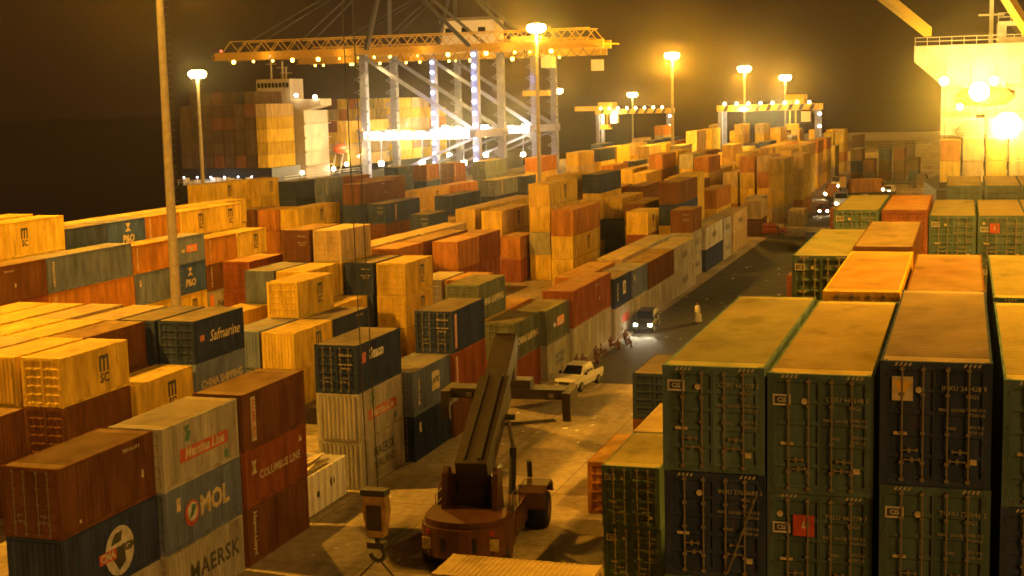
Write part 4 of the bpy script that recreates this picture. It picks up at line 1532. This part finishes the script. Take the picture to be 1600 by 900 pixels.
# ------------------------------------------------------------------ hook block of the ship's crane
hp = pix(588, 806, 52)
hk = thing('hook_block', 'yellow crane hook block hanging on two ropes over the yard', 'crane hook', hp)
body = MB().prism([(-.42, .95), (.42, .95), (.50, .2), (.34, -.75), (-.30, -.75), (-.46, .2)], -.22, .22, 'y')
obj('block', body, mat('hook_paint', (0.34, 0.21, 0.05), 0.6, 0, 0.45, 3), hk)
obj('crosshead', MB().box(-.50, .46, -.26, .26, .80, 1.02), M_DARK, hk)
obj('cheek_plate', MB().box(-.30, .30, -.25, .25, -.5, .45), M_STKD, hk)
hh = MB().tube((0, 0, -.75), (0, 0, -1.15), .09)
for i in range(9):
    t0, t1 = R(90 - i * 30), R(90 - (i + 1) * 30)
    hh.tube((.28 * math.cos(t0), 0, -1.43 + .28 * math.sin(t0)), (.28 * math.cos(t1), 0, -1.43 + .28 * math.sin(t1)), .085, n=8)
obj('hook', hh, M_DARK, hk)
obj('swivel', MB().box(-.34, .34, -.2, .2, -1.2, -.98), M_DARK, hk)
for s, e in ((-1, (-1.9, -.5, -3.6)), (1, (1.5, .4, -3.6))):
    obj('sling', MB().tube((s * .08, 0, -1.68), e, .035, n=6), M_DARK, hk)
    obj('sling_hook', MB().lathe([(.05, -.3), (.13, -.22), (.13, .1), (.05, .2)], c=(e[0], e[1], e[2] - .15), n=8), M_DARK, hk)
for dx in (-.30, .10):
    obj('hoist_rope', MB().tube((dx, 0, 1.1), (dx - .75, .2, 40), .022, n=6), M_DARK, hk)

# ------------------------------------------------------------------ reach stacker
rs = thing('reach_stacker', 'rust-red reach stacker seen from behind with its boom raised', 'reach stacker', (-20.9, 59.6, 0), R(6))
cw = []
for k in range(13):
    a = math.pi + math.pi * k / 12
    cw.append((1.95 * math.cos(a), -3.2 + 1.5 * math.sin(a)))
cwb = MB().prism([(1.95, -1.9)] + [(x, y) for x, y in reversed(cw)] + [(-1.95, -1.9)], .75, 2.05, 'z')
obj('counterweight', cwb, M_STK, rs)
cw2 = [(x * .93, -3.2 + (y + 3.2) * .9) for x, y in reversed(cw)]
obj('engine_hood', MB().prism([(1.8, -1.9)] + cw2 + [(-1.8, -1.9)], 2.05, 2.35, 'z'), M_STK, rs)
obj('engine_grille', MB().box(-.8, .8, -4.62, -4.55, 1.1, 1.7), M_BLACK, rs)
obj('chassis', MB().box(-1.1, 1.1, -1.9, 3.6, .8, 1.75), M_STK, rs)
for s in (-1, 1):
    for y, r, w, off in ((-2.9, .78, .6, 1.62), (3.0, .88, 1.25, 1.95)):
        wh = obj('wheel', MB().lathe([(r * .6, -w / 2), (r * .93, -w / 2 + .02), (r, -w / 2 + .12), (r, w / 2 - .12), (r * .93, w / 2 - .02), (r * .6, w / 2)], axis='x', n=22), M_BLACK, rs, (s * off, y, r))
        obj('rim', MB().lathe([(r * .55, -w / 2 - .02), (r * .5, w / 2 + .02)], axis='x', n=16), M_STK, wh)
    obj('mudguard', MB().prism([(1.7, 1.2), (1.9, 1.95), (2.4, 2.2), (3.6, 2.2), (4.1, 1.9), (4.2, 1.5), (4.05, 1.5), (3.9, 1.8), (3.55, 2.08), (2.45, 2.08), (2.05, 1.85), (1.88, 1.2)], s * 1.3 - (.0 if s > 0 else 1.3), s * 1.3 + (1.3 if s > 0 else 0), 'x'), M_STK, rs)
    stp = obj('side_steps', MB().box(s * 1.15 - (.55 if s < 0 else 0), s * 1.15 + (.55 if s > 0 else 0), -1.2, 1.55, .55, .72), M_DARK, rs)
    for i in range(4):
        obj('step', MB().box(s * 1.2 - (.45 if s < 0 else 0), s * 1.2 + (.45 if s > 0 else 0), -.3 + i * .45, .0 + i * .45, .8 + i * .28, .87 + i * .28), M_BLACK, stp)
obj('deck_plate', MB().box(-1.75, 1.75, -1.9, 1.7, 1.75, 1.9), M_STK, rs)
obj('fuel_tank', MB().box(1.12, 1.9, -1.5, 1.2, .95, 1.74), M_STK, rs)
cb = thing('cabin', None, None)
bpy.data.objects.remove(cb)
cabx = -.1
cabin = MB()
for x in (cabx - .85, cabx + .85):
    for y in (-1.35, .45):
        cabin.box(x - .06, x + .06, y - .06, y + .06, 1.9, 3.55)
cabin.box(cabx - .9, cabx + .9, -1.4, -1.3, 1.9, 2.75)
cabin.box(cabx - .9, cabx + .9, .4, .5, 1.9, 2.5)
cabin.box(cabx - .91, cabx - .83, -1.3, .4, 1.9, 2.55)
cabin.box(cabx + .83, cabx + .91, -1.3, .4, 1.9, 2.55)
cabo = obj('cabin', cabin, M_STK, rs)
obj('roof', MB().prism([(cabx - 1.0, 3.55), (cabx + 1.0, 3.55), (cabx + .9, 3.7), (cabx - .9, 3.7)], -1.5, .6, 'y'), M_STK, cabo)
obj('window', MB().box(cabx - .79, cabx + .79, -1.36, -1.34, 2.76, 3.52), M_GLASS, cabo)
obj('window', MB().box(cabx - .79, cabx + .79, .44, .46, 2.52, 3.52), M_GLASS, cabo)
for sx in (-1, 1):
    obj('window', MB().box(cabx + sx * .87 - .01, cabx + sx * .87 + .01, -1.28, .38, 2.56, 3.52), M_GLASS, cabo)
obj('seat', MB().box(cabx - .3, cabx + .3, -.9, -.3, 2.0, 2.4).box(cabx - .3, cabx + .3, -1.0, -.85, 2.4, 3.1), M_BLACK, cabo)
for sx in (-1.15, 1.15):
    obj('boom_bracket', MB().prism([(-2.6, 1.9), (-.9, 1.9), (-1.45, 4.0), (-1.9, 4.15), (-2.2, 3.9)], sx - .12, sx + .12, 'x'), M_STK, rs)
P0, P1, P2 = Vector((0, -1.8, 3.75)), Vector((-.25, 4.6, 6.45)), Vector((-.5, 8.6, 8.0))
obj('boom', MB().bar(P0, P1, 1.45, 1.3), M_STKD, rs)
obj('boom_extension', MB().bar(P1 - (P1 - P0) * .1, P2, 1.12, 1.0), M_STKD, rs)
obj('boom_hose_tray', MB().bar(P0 + Vector((.35, 0, .72)), P1 + Vector((.3, 0, .72)), .18, .12).bar(P0 + Vector((-.35, 0, .72)), P1 + Vector((-.3, 0, .72)), .08, .1), M_DARK, rs)
for sx in (-.95, .95):
    lc = obj('lift_cylinder', MB().tube((sx, 2.2, 1.7), (sx, 2.75, 3.9), .17, n=12), M_DARK, rs)
    obj('piston_rod', MB().tube((sx, 2.75, 3.9), (sx * .7, 3.1, 5.3), .09, n=10), M_STEEL, lc)
obj('boom_pin', MB().tube((-1.0, 3.1, 5.3), (1.0, 3.1, 5.3), .14, n=10), M_DARK, rs)
hd = obj('boom_head', MB().prism([(8.2, 8.5), (9.0, 8.3), (9.1, 7.2), (8.6, 5.8), (8.2, 5.8), (8.3, 7.2)], -.95, -.05, 'x'), M_STKD, rs)
spz = 5.15
spo = obj('spreader', MB().box(-3.4, 2.6, 7.9, 9.2, spz, spz + .5).box(-.9, .8, 8.0, 9.1, spz + .5, spz + .95), M_STKD, rs)
for sx in (-3.55, 2.75):
    e = MB().box(sx - .22, sx + .22, 7.35, 9.75, spz - .35, spz + .45)
    e.prism([(7.35, spz - .35), (7.65, spz - .35), (7.75, spz - 1.1), (7.45, spz - 1.0)], sx - .2, sx + .2, 'x')
    obj('spreader_end', e, M_STKD, spo)
    for yy in (7.5, 9.6):
        obj('twistlock', MB().lathe([(.06, -.22), (.1, -.16), (.06, 0)], c=(sx, yy, spz - .36), n=8), M_STEEL, spo)
for sx in (-2.4, 1.9):
    obj('spreader_lamp', MB().box(sx - .14, sx + .14, 7.8, 7.9, spz + .1, spz + .3), M_STEEL, spo)
hr = MB()
for x0, y0, x1, y1 in ((-1.7, -1.85, -1.7, 1.6), (1.7, -1.85, 1.7, .3)):
    for z in (2.35, 2.8):
        hr.tube((x0, y0, z), (x1, y1, z), .025, n=6)
    for k in range(4):
        hr.tube((x0, y0 + (y1 - y0) * k / 3, 1.9), (x0, y0 + (y1 - y0) * k / 3, 2.8), .025, n=6)
obj('handrail', hr, M_STEEL, rs)
for k in range(3):
    obj('hydraulic_hose', MB().tube((.5 + k * .09, -1.4, 2.2), (.45 + k * .09, -1.7, 3.2), .03, n=6).tube((.45 + k * .09, -1.7, 3.2), (.40 + k * .05, .4, 5.0), .03, n=6), M_BLACK, rs)
obj('beacon', MB().lathe([(.09, 3.7), (.09, 3.85), (.05, 3.95)], (cabx + .6, -1.1, 0), n=10), M_ORI, rs)
for s_ in (-1, 1):
    obj('warning_panel', MB().box(s_ * 1.3 - .4, s_ * 1.3 + .4, -4.30, -4.24, 1.1, 1.6), M_CREAM, rs)
obj('exhaust_pipe', MB().tube((1.5, 3.9, 2.2), (1.5, 3.8, 3.0), .13, n=10), M_DARK, rs)
obj('rear_lamp', MB().box(-1.5, -1.2, -4.3, -4.2, 1.75, 1.95), M_RED, rs)
obj('rear_lamp', MB().box(1.2, 1.5, -4.3, -4.2, 1.75, 1.95), M_RED, rs)

# ------------------------------------------------------------------ cars
def loft(stations, m, name, parent):
    """stations: (y, half width low, half width high, z low, z high)"""
    mb = MB()
    vs, fs = [], []
    for y, a, b, z0, z1 in stations:
        zm = z0 + (z1 - z0) * .55
        vs += [(-a * .92, y, z0), (a * .92, y, z0), (a, y, zm), (b, y, z1), (-b, y, z1), (-a, y, zm)]
    for i in range(len(stations) - 1):
        for j in range(6):
            fs.append((i * 6 + j, i * 6 + (j + 1) % 6, i * 6 + 6 + (j + 1) % 6, i * 6 + 6 + j))
    fs.append((0, 5, 4, 3, 2, 1))
    k = (len(stations) - 1) * 6
    fs.append((k, k + 1, k + 2, k + 3, k + 4, k + 5))
    mb.add(vs, fs)
    return obj(name, mb, m, parent)


def car(name, label, cat, loc, rz, m, kind, lit):
    t = thing(name, label, cat, loc, rz, 'vehicles on the road')
    # front is -y
    if kind == 'pickup':
        loft([(-2.55, .74, .68, .45, .85), (-2.4, .86, .80, .38, 1.02), (-1.2, .90, .84, .36, 1.10), (.95, .90, .86, .36, 1.10), (2.5, .88, .86, .42, 1.10), (2.6, .86, .84, .5, 1.08)], m, 'body', t)
        loft([(-1.25, .80, .76, 1.09, 1.12), (-.55, .80, .66, 1.09, 1.74), (.75, .80, .66, 1.09, 1.76), (1.0, .80, .72, 1.09, 1.14)], m, 'cab', t)
        ww = [(-.45, .18), (.22, .72)]
        obj('cargo_bed', MB().box(-.74, .74, 1.1, 2.5, 1.085, 1.105), M_DARK, t)
        zr, gl = 1.74, (-1.28, -.6)
        rear = None
    else:
        loft([(-2.25, .72, .66, .42, .85), (-2.1, .86, .80, .34, .98), (-1.0, .90, .84, .32, 1.06), (1.9, .90, .86, .32, 1.10), (2.25, .84, .80, .42, 1.05)], m, 'body', t)
        loft([(-1.05, .80, .76, 1.05, 1.08), (-.35, .80, .66, 1.05, 1.72), (1.75, .80, .68, 1.05, 1.74), (2.1, .80, .74, 1.05, 1.10)], m, 'cab', t)
        ww = [(-.25, .45), (.52, 1.5)]
        zr, gl = 1.72, (-1.08, -.4)
    ws = MB().add([(-.70, gl[0] - .0, 1.15), (.70, gl[0], 1.15), (.60, gl[1] - .02, zr - .05), (-.60, gl[1] - .02, zr - .05)], [(0, 1, 2, 3)])
    mb = MB()
    mb.add([(-.70, gl[0] + .06 - .03, 1.16), (.70, gl[0] + .03, 1.16), (.60, gl[1] - .06, zr - .06), (-.60, gl[1] - .06, zr - .06)], [(0, 1, 2, 3)])
    obj('windscreen', mb, M_GLASS, t)
    for s in (-1, 1):
        for a, b in ww:
            mb = MB()
            mb.add([(s * .80, a, 1.20), (s * .80, b, 1.20), (s * .715, b - .02, zr - .12), (s * .715, a + .10, zr - .12)], [(0, 1, 2, 3) if s > 0 else (3, 2, 1, 0)])
            obj('window', mb, M_GLASS, t)
        hl = obj('headlight', MB().box(s * .62 - .15, s * .62 + .15, -2.58 if kind == 'pickup' else -2.28, -2.42 if kind == 'pickup' else -2.12, .66, .84), M_HEAD if lit else M_STEEL, t)
        obj('tail_light', MB().box(s * .74 - .09, s * .74 + .09, 2.2 if kind != 'pickup' else 2.56, 2.29 if kind != 'pickup' else 2.64, .72, .95), M_RED, t)
        obj('mirror', MB().box(s * .98 - .10, s * .98 + .10, gl[0] + .25, gl[0] + .38, 1.12, 1.3), M_BLACK, t)
        for y in (-1.55, 1.55):
            w = obj('wheel', MB().lathe([(.24, -.12), (.34, -.11), (.36, -.06), (.36, .06), (.34, .11), (.24, .12)], axis='x', n=18), M_BLACK, t, (s * .80, y, .36))
            obj('rim', MB().lathe([(.22, -.13), (.22, .13)], axis='x', n=14), M_STEEL, w)
        if lit > 1:
            l = bpy.data.lights.new('headlight_beam', 'SPOT')
            l.energy = 700
            l.color = (1, .85, .55)
            l.spot_size = R(50)
            l.spot_blend = .6
            l.shadow_soft_size = .1
            lo = bpy.data.objects.new('headlight_beam', l)
            COL.objects.link(lo)
            lo.parent = t
            lo.location = (s * .62, -2.75, .75)
            lo.rotation_euler = (R(80), 0, R(180))
    obj('bumper', MB().box(-.84, .84, -2.64 if kind == 'pickup' else -2.34, -2.5 if kind == 'pickup' else -2.2, .40, .58), M_STEEL if kind == 'pickup' else M_DARK, t)
    obj('grille', MB().box(-.42, .42, -2.585 if kind == 'pickup' else -2.285, -2.5 if kind == 'pickup' else -2.2, .64, .84), M_BLACK, t)
    return t


car('pickup_truck', 'white double-cab pickup parked beside the grey container wall', 'pickup', (-25.9, 95.4, 0), R(-8), M_WHITE, 'pickup', 0)
car('parked_car', 'dark car with bright headlights driving towards the camera', 'car', (-26.6, 121.2, 0), R(4), M_DARK, 'suv', 2)
car('parked_car', 'red car standing far along the road beside the stacks', 'car', (-26.9, 208.5, 0), R(100), M_RED, 'suv', 0)
car('pickup_truck', 'far pickup with lit headlights near the end of the road', 'pickup', (-24.5, 285.0, 0), R(-20), M_WHITE, 'pickup', 1)


def truck(label, loc, rz, c, cargo):
    t = thing('terminal_truck', label, 'truck', loc, rz, 'trucks at the far end of the road')
    cab = obj('cab', MB().prism([(-6.5, .7), (-4.4, .7), (-4.4, 3.0), (-6.0, 3.0), (-6.45, 2.0)], -1.2, 1.2, 'x'), mat('truck_' + c, COLOR[c][1], .5), t)
    mb = MB()
    mb.add([(-1.05, -6.47, 2.02), (1.05, -6.47, 2.02), (1.05, -6.06, 2.9), (-1.05, -6.06, 2.9)], [(0, 1, 2, 3)])
    obj('windscreen', mb, M_GLASS, cab)
    obj('chassis', MB().box(-.5, .5, -6.2, 6.4, .75, 1.05), M_DARK, t)
    obj('trailer_bed', MB().box(-1.2, 1.2, -4.2, 6.6, 1.05, 1.3), M_DARK, t)
    for s in (-1, 1):
        for y in (-5.6, -3.4, 4.2, 5.4):
            w = obj('wheel', MB().lathe([(.3, -.15), (.5, -.13), (.5, .13), (.3, .15)], axis='x', n=16), M_BLACK, t, (s * 1.0, y, .5))
            obj('rim', MB().lathe([(.26, -.16), (.26, .16)], axis='x', n=12), M_STEEL, w)
        obj('headlight', MB().box(s * .85 - .2, s * .85 + .2, -6.6, -6.48, .95, 1.2), M_HEAD, t)
    return t


truck('pale terminal truck with lit headlights facing the camera', (-21.8, 262, 0), R(10), 'G', 'o')
truck('orange terminal truck standing behind the pale one', (-19.5, 283, 0), R(-75), 'o', 'o')
truck('dim terminal truck parked at the end of the lane', (-17.0, 300, 0), R(5), 'b', 'b')
truck('yellow terminal truck turning beside the bright far stacks', (-22.0, 312, 0), R(-40), 'y', 'y')
car('parked_car', 'small white car waiting beside the far trucks', 'car', (-17.2, 268, 0), R(15), M_WHITE, 'suv', 1)
car('parked_car', 'far white car with headlights behind the dark truck', 'car', (-14.5, 296, 0), R(-12), M_WHITE, 'suv', 1)
car('pickup_truck', 'far red pickup with headlights on the lit ground', 'pickup', (-23.0, 246, 0), R(8), M_RED, 'pickup', 1)
truck('dull brown terminal truck crossing the lane far off', (-13.8, 316, 0), R(80), 'd', 'd')
container(-19.5 + 1.1, 283 + .3, 1.31, L20, HS, 'o', 'orange container riding on the orange terminal truck', 2, 'containers on trucks', R(-75))

# ------------------------------------------------------------------ people
def person_mesh(kind):
    J = {  # name: (x, y, z, radius)
        'pelvis': (0, 0, .95, .135), 'waist': (0, -.01, 1.10, .125), 'chest': (0, 0, 1.32, .15), 'neck': (0, 0, 1.48, .058), 'head': (0, -.015, 1.60, .088), 'crown': (0, 0, 1.70, .075),
    }
    E = [('pelvis', 'waist'), ('waist', 'chest'), ('chest', 'neck'), ('neck', 'head'), ('head', 'crown')]
    for s, n in ((-1, 'l'), (1, 'r')):
        J[n + 'sh'] = (s * .19, 0, 1.40, .065)
        if kind == 'sit':
            J[n + 'hip'] = (s * .09, -.02, .90, .10)
            J[n + 'kn'] = (s * .14, -.46, 1.14, .066)
            J[n + 'an'] = (s * .13, -.40, .72, .042)
            J[n + 'to'] = (s * .14, -.58, .69, .036)
            J[n + 'el'] = (s * .26, -.18, 1.20, .045)
            J[n + 'wr'] = (s * .12, -.42, 1.22, .034)
            J[n + 'ha'] = (s * .06, -.50, 1.20, .03)
        else:
            d = .16 * s if kind == 'walk' else .03 * s
            J[n + 'hip'] = (s * .09, 0, .90, .095)
            J[n + 'kn'] = (s * .10, -d * .9 - .02, .50, .064)
            J[n + 'an'] = (s * .10, -d * 1.1, .09, .042)
            J[n + 'to'] = (s * .11, -d * 1.1 - .15, .04, .036)
            J[n + 'el'] = (s * .27, .03 + d * .5, 1.13, .045)
            J[n + 'wr'] = (s * .27, -.05 + d, .89, .034)
            J[n + 'ha'] = (s * .26, -.07 + d, .78, .032)
        E += [('chest', n + 'sh'), (n + 'sh', n + 'el'), (n + 'el', n + 'wr'), (n + 'wr', n + 'ha'), ('pelvis', n + 'hip'), (n + 'hip', n + 'kn'), (n + 'kn', n + 'an'), (n + 'an', n + 'to')]
    names = list(J)
    me = bpy.data.meshes.new('person_skeleton')
    me.from_pydata([J[k][:3] for k in names], [(names.index(a), names.index(b)) for a, b in E], [])
    o = bpy.data.objects.new('tmp', me)
    COL.objects.link(o)
    md = o.modifiers.new('skin', 'SKIN')
    for i, k in enumerate(names):
        r = J[k][3]
        wide = 1.25 if k in ('pelvis', 'waist', 'chest') else 1
        me.skin_vertices[0].data[i].radius = (r * wide, r)
        me.skin_vertices[0].data[i].use_root = (k == 'pelvis')
    ss = o.modifiers.new('sub', 'SUBSURF')
    ss.levels = ss.render_levels = 1
    dg = bpy.context.evaluated_depsgraph_get()
    out = bpy.data.meshes.new_from_object(o.evaluated_get(dg))
    bpy.data.objects.remove(o)
    zmin = min(v.co.z for v in out.vertices)
    if kind == 'sit':
        zmin = .66
    for v in out.vertices:
        v.co.z -= zmin
    off = zmin
    for p in out.polygons:
        c = p.center
        z = c.z + off
        p.use_smooth = True
        if z > 1.45 or (abs(c.x) > .22 and z < .93 and kind != 'sit') or (kind == 'sit' and c.y < -.38 and z > 1.16 and abs(c.x) < .12):
            p.material_index = 0
        elif z > 1.66:
            p.material_index = 3
        elif z > 1.0 and not (kind == 'sit' and c.y < -.2):
            p.material_index = 1
        else:
            p.material_index = 2
        if z > 1.65 or (z > 1.56 and c.y > .03):
            p.material_index = 3
    return out


SHIRTS = {'white': mat('white_cloth', (0.6, 0.58, 0.52), 0.9), 'dark': mat('dark_cloth', (0.05, 0.045, 0.05), 0.9), 'orange': mat('orange_cloth', (0.5, 0.16, 0.04), 0.9),
          'blue': mat('blue_cloth', (0.08, 0.11, 0.2), 0.9), 'tan': mat('tan_cloth', (0.36, 0.27, 0.16), 0.9)}


def person(kind, label, loc, rz, shirt, legs):
    key = ('person', kind, shirt, legs)
    if key not in CACHE:
        b = cached(('pm', kind), lambda: person_mesh(kind)).copy()
        b.materials.clear()
        for m in (M_SKIN, SHIRTS[shirt], SHIRTS[legs], M_INK):
            b.materials.append(m)
        CACHE[key] = b
    o = obj('person', CACHE[key], None, None, loc, (0, 0, rz))
    return tag(o, label, 'person', 'people in the yard')


pr = person('stand', 'person in a long white robe standing alone on the dark road', (-22.8, 125.5, 0), R(-20), 'white', 'white')
robe = MB().lathe([(.34, .12), (.30, .5), (.24, .95), (.22, 1.1), (.23, 1.35), (.12, 1.47)], n=16)
obj('robe', robe, SHIRTS['white'], pr)
pr.scale = (1.1, 1.1, 1.1)
SIT = [(-26.9, 98.2, 'dark'), (-27.4, 100.9, 'white'), (-27.0, 101.7, 'dark'), (-27.6, 102.9, 'orange'), (-26.6, 103.5, 'dark'), (-27.5, 106.6, 'blue'), (-27.3, 107.5, 'dark'), (-26.5, 109.9, 'tan'), (-27.4, 111.2, 'dark'), (-26.3, 111.9, 'orange'), (-26.9, 114.2, 'tan')]
for i, (x, y, c) in enumerate(SIT):
    person('sit', f'{ORD[i + 1]} person from the pickup, {c} shirt, sitting against the container wall', (x, y, 0), R(80 + rnd.uniform(-70, 70)), c, 'dark')
person('sit', 'person squatting by the red container near the stacker spreader', (-27.9, 92.3, 0), R(70), 'tan', 'dark')
person('stand', 'person standing in dark clothes behind the pickup', (-27.1, 99.3, 0), R(60), 'dark', 'dark')
person('walk', 'person in white walking on the far lit ground', (-26.2, 220.0, 0), R(30), 'white', 'dark')
person('stand', 'person standing beside the red car', (-25.6, 206.3, 0), R(60), 'dark', 'dark')
person('stand', 'person in orange behind the red car', (-27.3, 211.5, 0), R(20), 'orange', 'dark')

# ------------------------------------------------------------------ small things on the ground
sk = thing('open_skip', 'dented white open-top skip full of planks between two stacks', 'skip', (-31.65, 63.2, 0), R(0))
sw, slen, shh = 2.3, 5.0, 2.15
obj('floor', MB().box(-sw / 2 + .06, sw / 2 - .06, -slen / 2 + .06, slen / 2 - .06, .12, .22), M_CREAM, sk)
for s in (-1, 1):
    x0, x1 = sorted((s * sw / 2, s * (sw / 2 - .06)))
    sp_ = obj('side_wall', MB().box(x0, x1, -slen / 2, slen / 2, .12, shh), M_WHITE, sk)
    for i in range(7):
        y = -slen / 2 + .3 + i * .73
        a, b = sorted((s * (sw / 2 + .002), s * (sw / 2 + .06)))
        obj('rib', MB().box(a, b, y - .05, y + .05, .14, shh - .02), M_WHITE, sp_)
    y0, y1 = sorted((s * (slen / 2 - .002), s * (slen / 2 - .06)))
    obj('end_wall', MB().box(-sw / 2 + .062, sw / 2 - .062, y0, y1, .12, shh - .003), M_WHITE, sk)
for y, z, r in ((-.9, 1.0, .17), (.75, 1.25, .26)):
    obj('hole', MB().lathe([(r, -.002), (r, .012)], c=(sw / 2 + .002, y, z), axis='x', n=16), M_BLACK, sk)
for i in range(9):
    a = rnd.uniform(-12, 12)
    pl = obj('plank', cached(('plank',), lambda: MB().box(-.11, .11, -2.1, 2.1, -.025, .025).mesh('plank')), M_WOOD if i % 2 else M_CREAM, None, (-31.65 + rnd.uniform(-.6, .6), 63.2 + rnd.uniform(-.15, .2), 1.75 + i * .055), (R(rnd.uniform(-2, 3)), 0, R(a)))
    tag(pl, f'{"grey" if i % 2 else "pale"} loose plank, {ORD[i + 1]} from the bottom of the heap in the white skip', 'plank', 'planks in the skip')

la = thing('ladder', 'dark ladder lying flat on the lit ground beside the spreader', 'ladder', (-26.0, 83.7, 0.03), R(-58))
for s in (-.22, .22):
    obj('rail', MB().box(s - .04, s + .04, -1.7, 1.7, 0, .08), M_DARK, la)
for i in range(6):
    obj('rung', MB().box(-.18, .18, -1.45 + i * .58 - .04, -1.45 + i * .58 + .04, .02, .06), M_DARK, la)

lt = MB()
lr = random.Random(5)
for i in range(70):
    if i < 45:
        x, y = lr.uniform(-29, -20), lr.uniform(56, 92)
    else:
        x, y = lr.uniform(-28.5, -15), lr.uniform(95, 170)
    a, s = lr.uniform(0, 6.28), lr.uniform(.06, .22)
    c, d = math.cos(a), math.sin(a)
    w = s * lr.uniform(.4, .9)
    lt.add([(x - c * s + d * w, y - d * s - c * w, .012), (x + c * s + d * w, y + d * s - c * w, .05), (x + c * s - d * w, y + d * s + c * w, .012), (x - c * s - d * w, y - d * s + c * w, .06)], [(0, 1, 2, 3)])
tag(obj('litter', lt, M_WHITE), 'scraps of pale litter scattered over the road', 'litter', kind='stuff')

# lashing rod across the navy doors at the front of the right block
q0, q1 = Vector((-6.8 + 2.25, 32.66, 13.57 - 2.72)), Vector((-6.8 + 1.55, 32.66, 13.57 - 4.7))
ls = MB().tube(q0, q1, .018, n=6)
ls.tube(q0 + (q1 - q0) * .44, q0 + (q1 - q0) * .50, .04, n=6)
tag(obj('lashing_rod', ls, M_STEEL), 'slanting lashing rod across the navy container doors at right front', 'lashing rod')

# ------------------------------------------------------------------ night haze lit by the lamps
hz = MB().box(-330, 240, -140, 720, -6.0, 62)
hzm = bpy.data.materials.new('night_haze')
hzm.use_nodes = True
nt = hzm.node_tree
nt.nodes.remove(nt.nodes['Principled BSDF'])
pv = nt.nodes.new('ShaderNodeVolumePrincipled')
pv.inputs['Color'].default_value = (0.95, 0.9, 0.8, 1)
pv.inputs['Density'].default_value = 0.00016
pv.inputs['Anisotropy'].default_value = 0.965
nt.links.new(pv.outputs[0], nt.nodes['Material Output'].inputs['Volume'])
tag(obj('haze', hz, hzm), 'warm night haze over the yard', 'haze', kind='stuff')

for k, v in SEEN_LABELS.items():
    if len(k.split()) > 16:
        print('LONG', k)
    if v > 1:
        print('DUP LABEL', v, k)
print('containers', len(CONT))
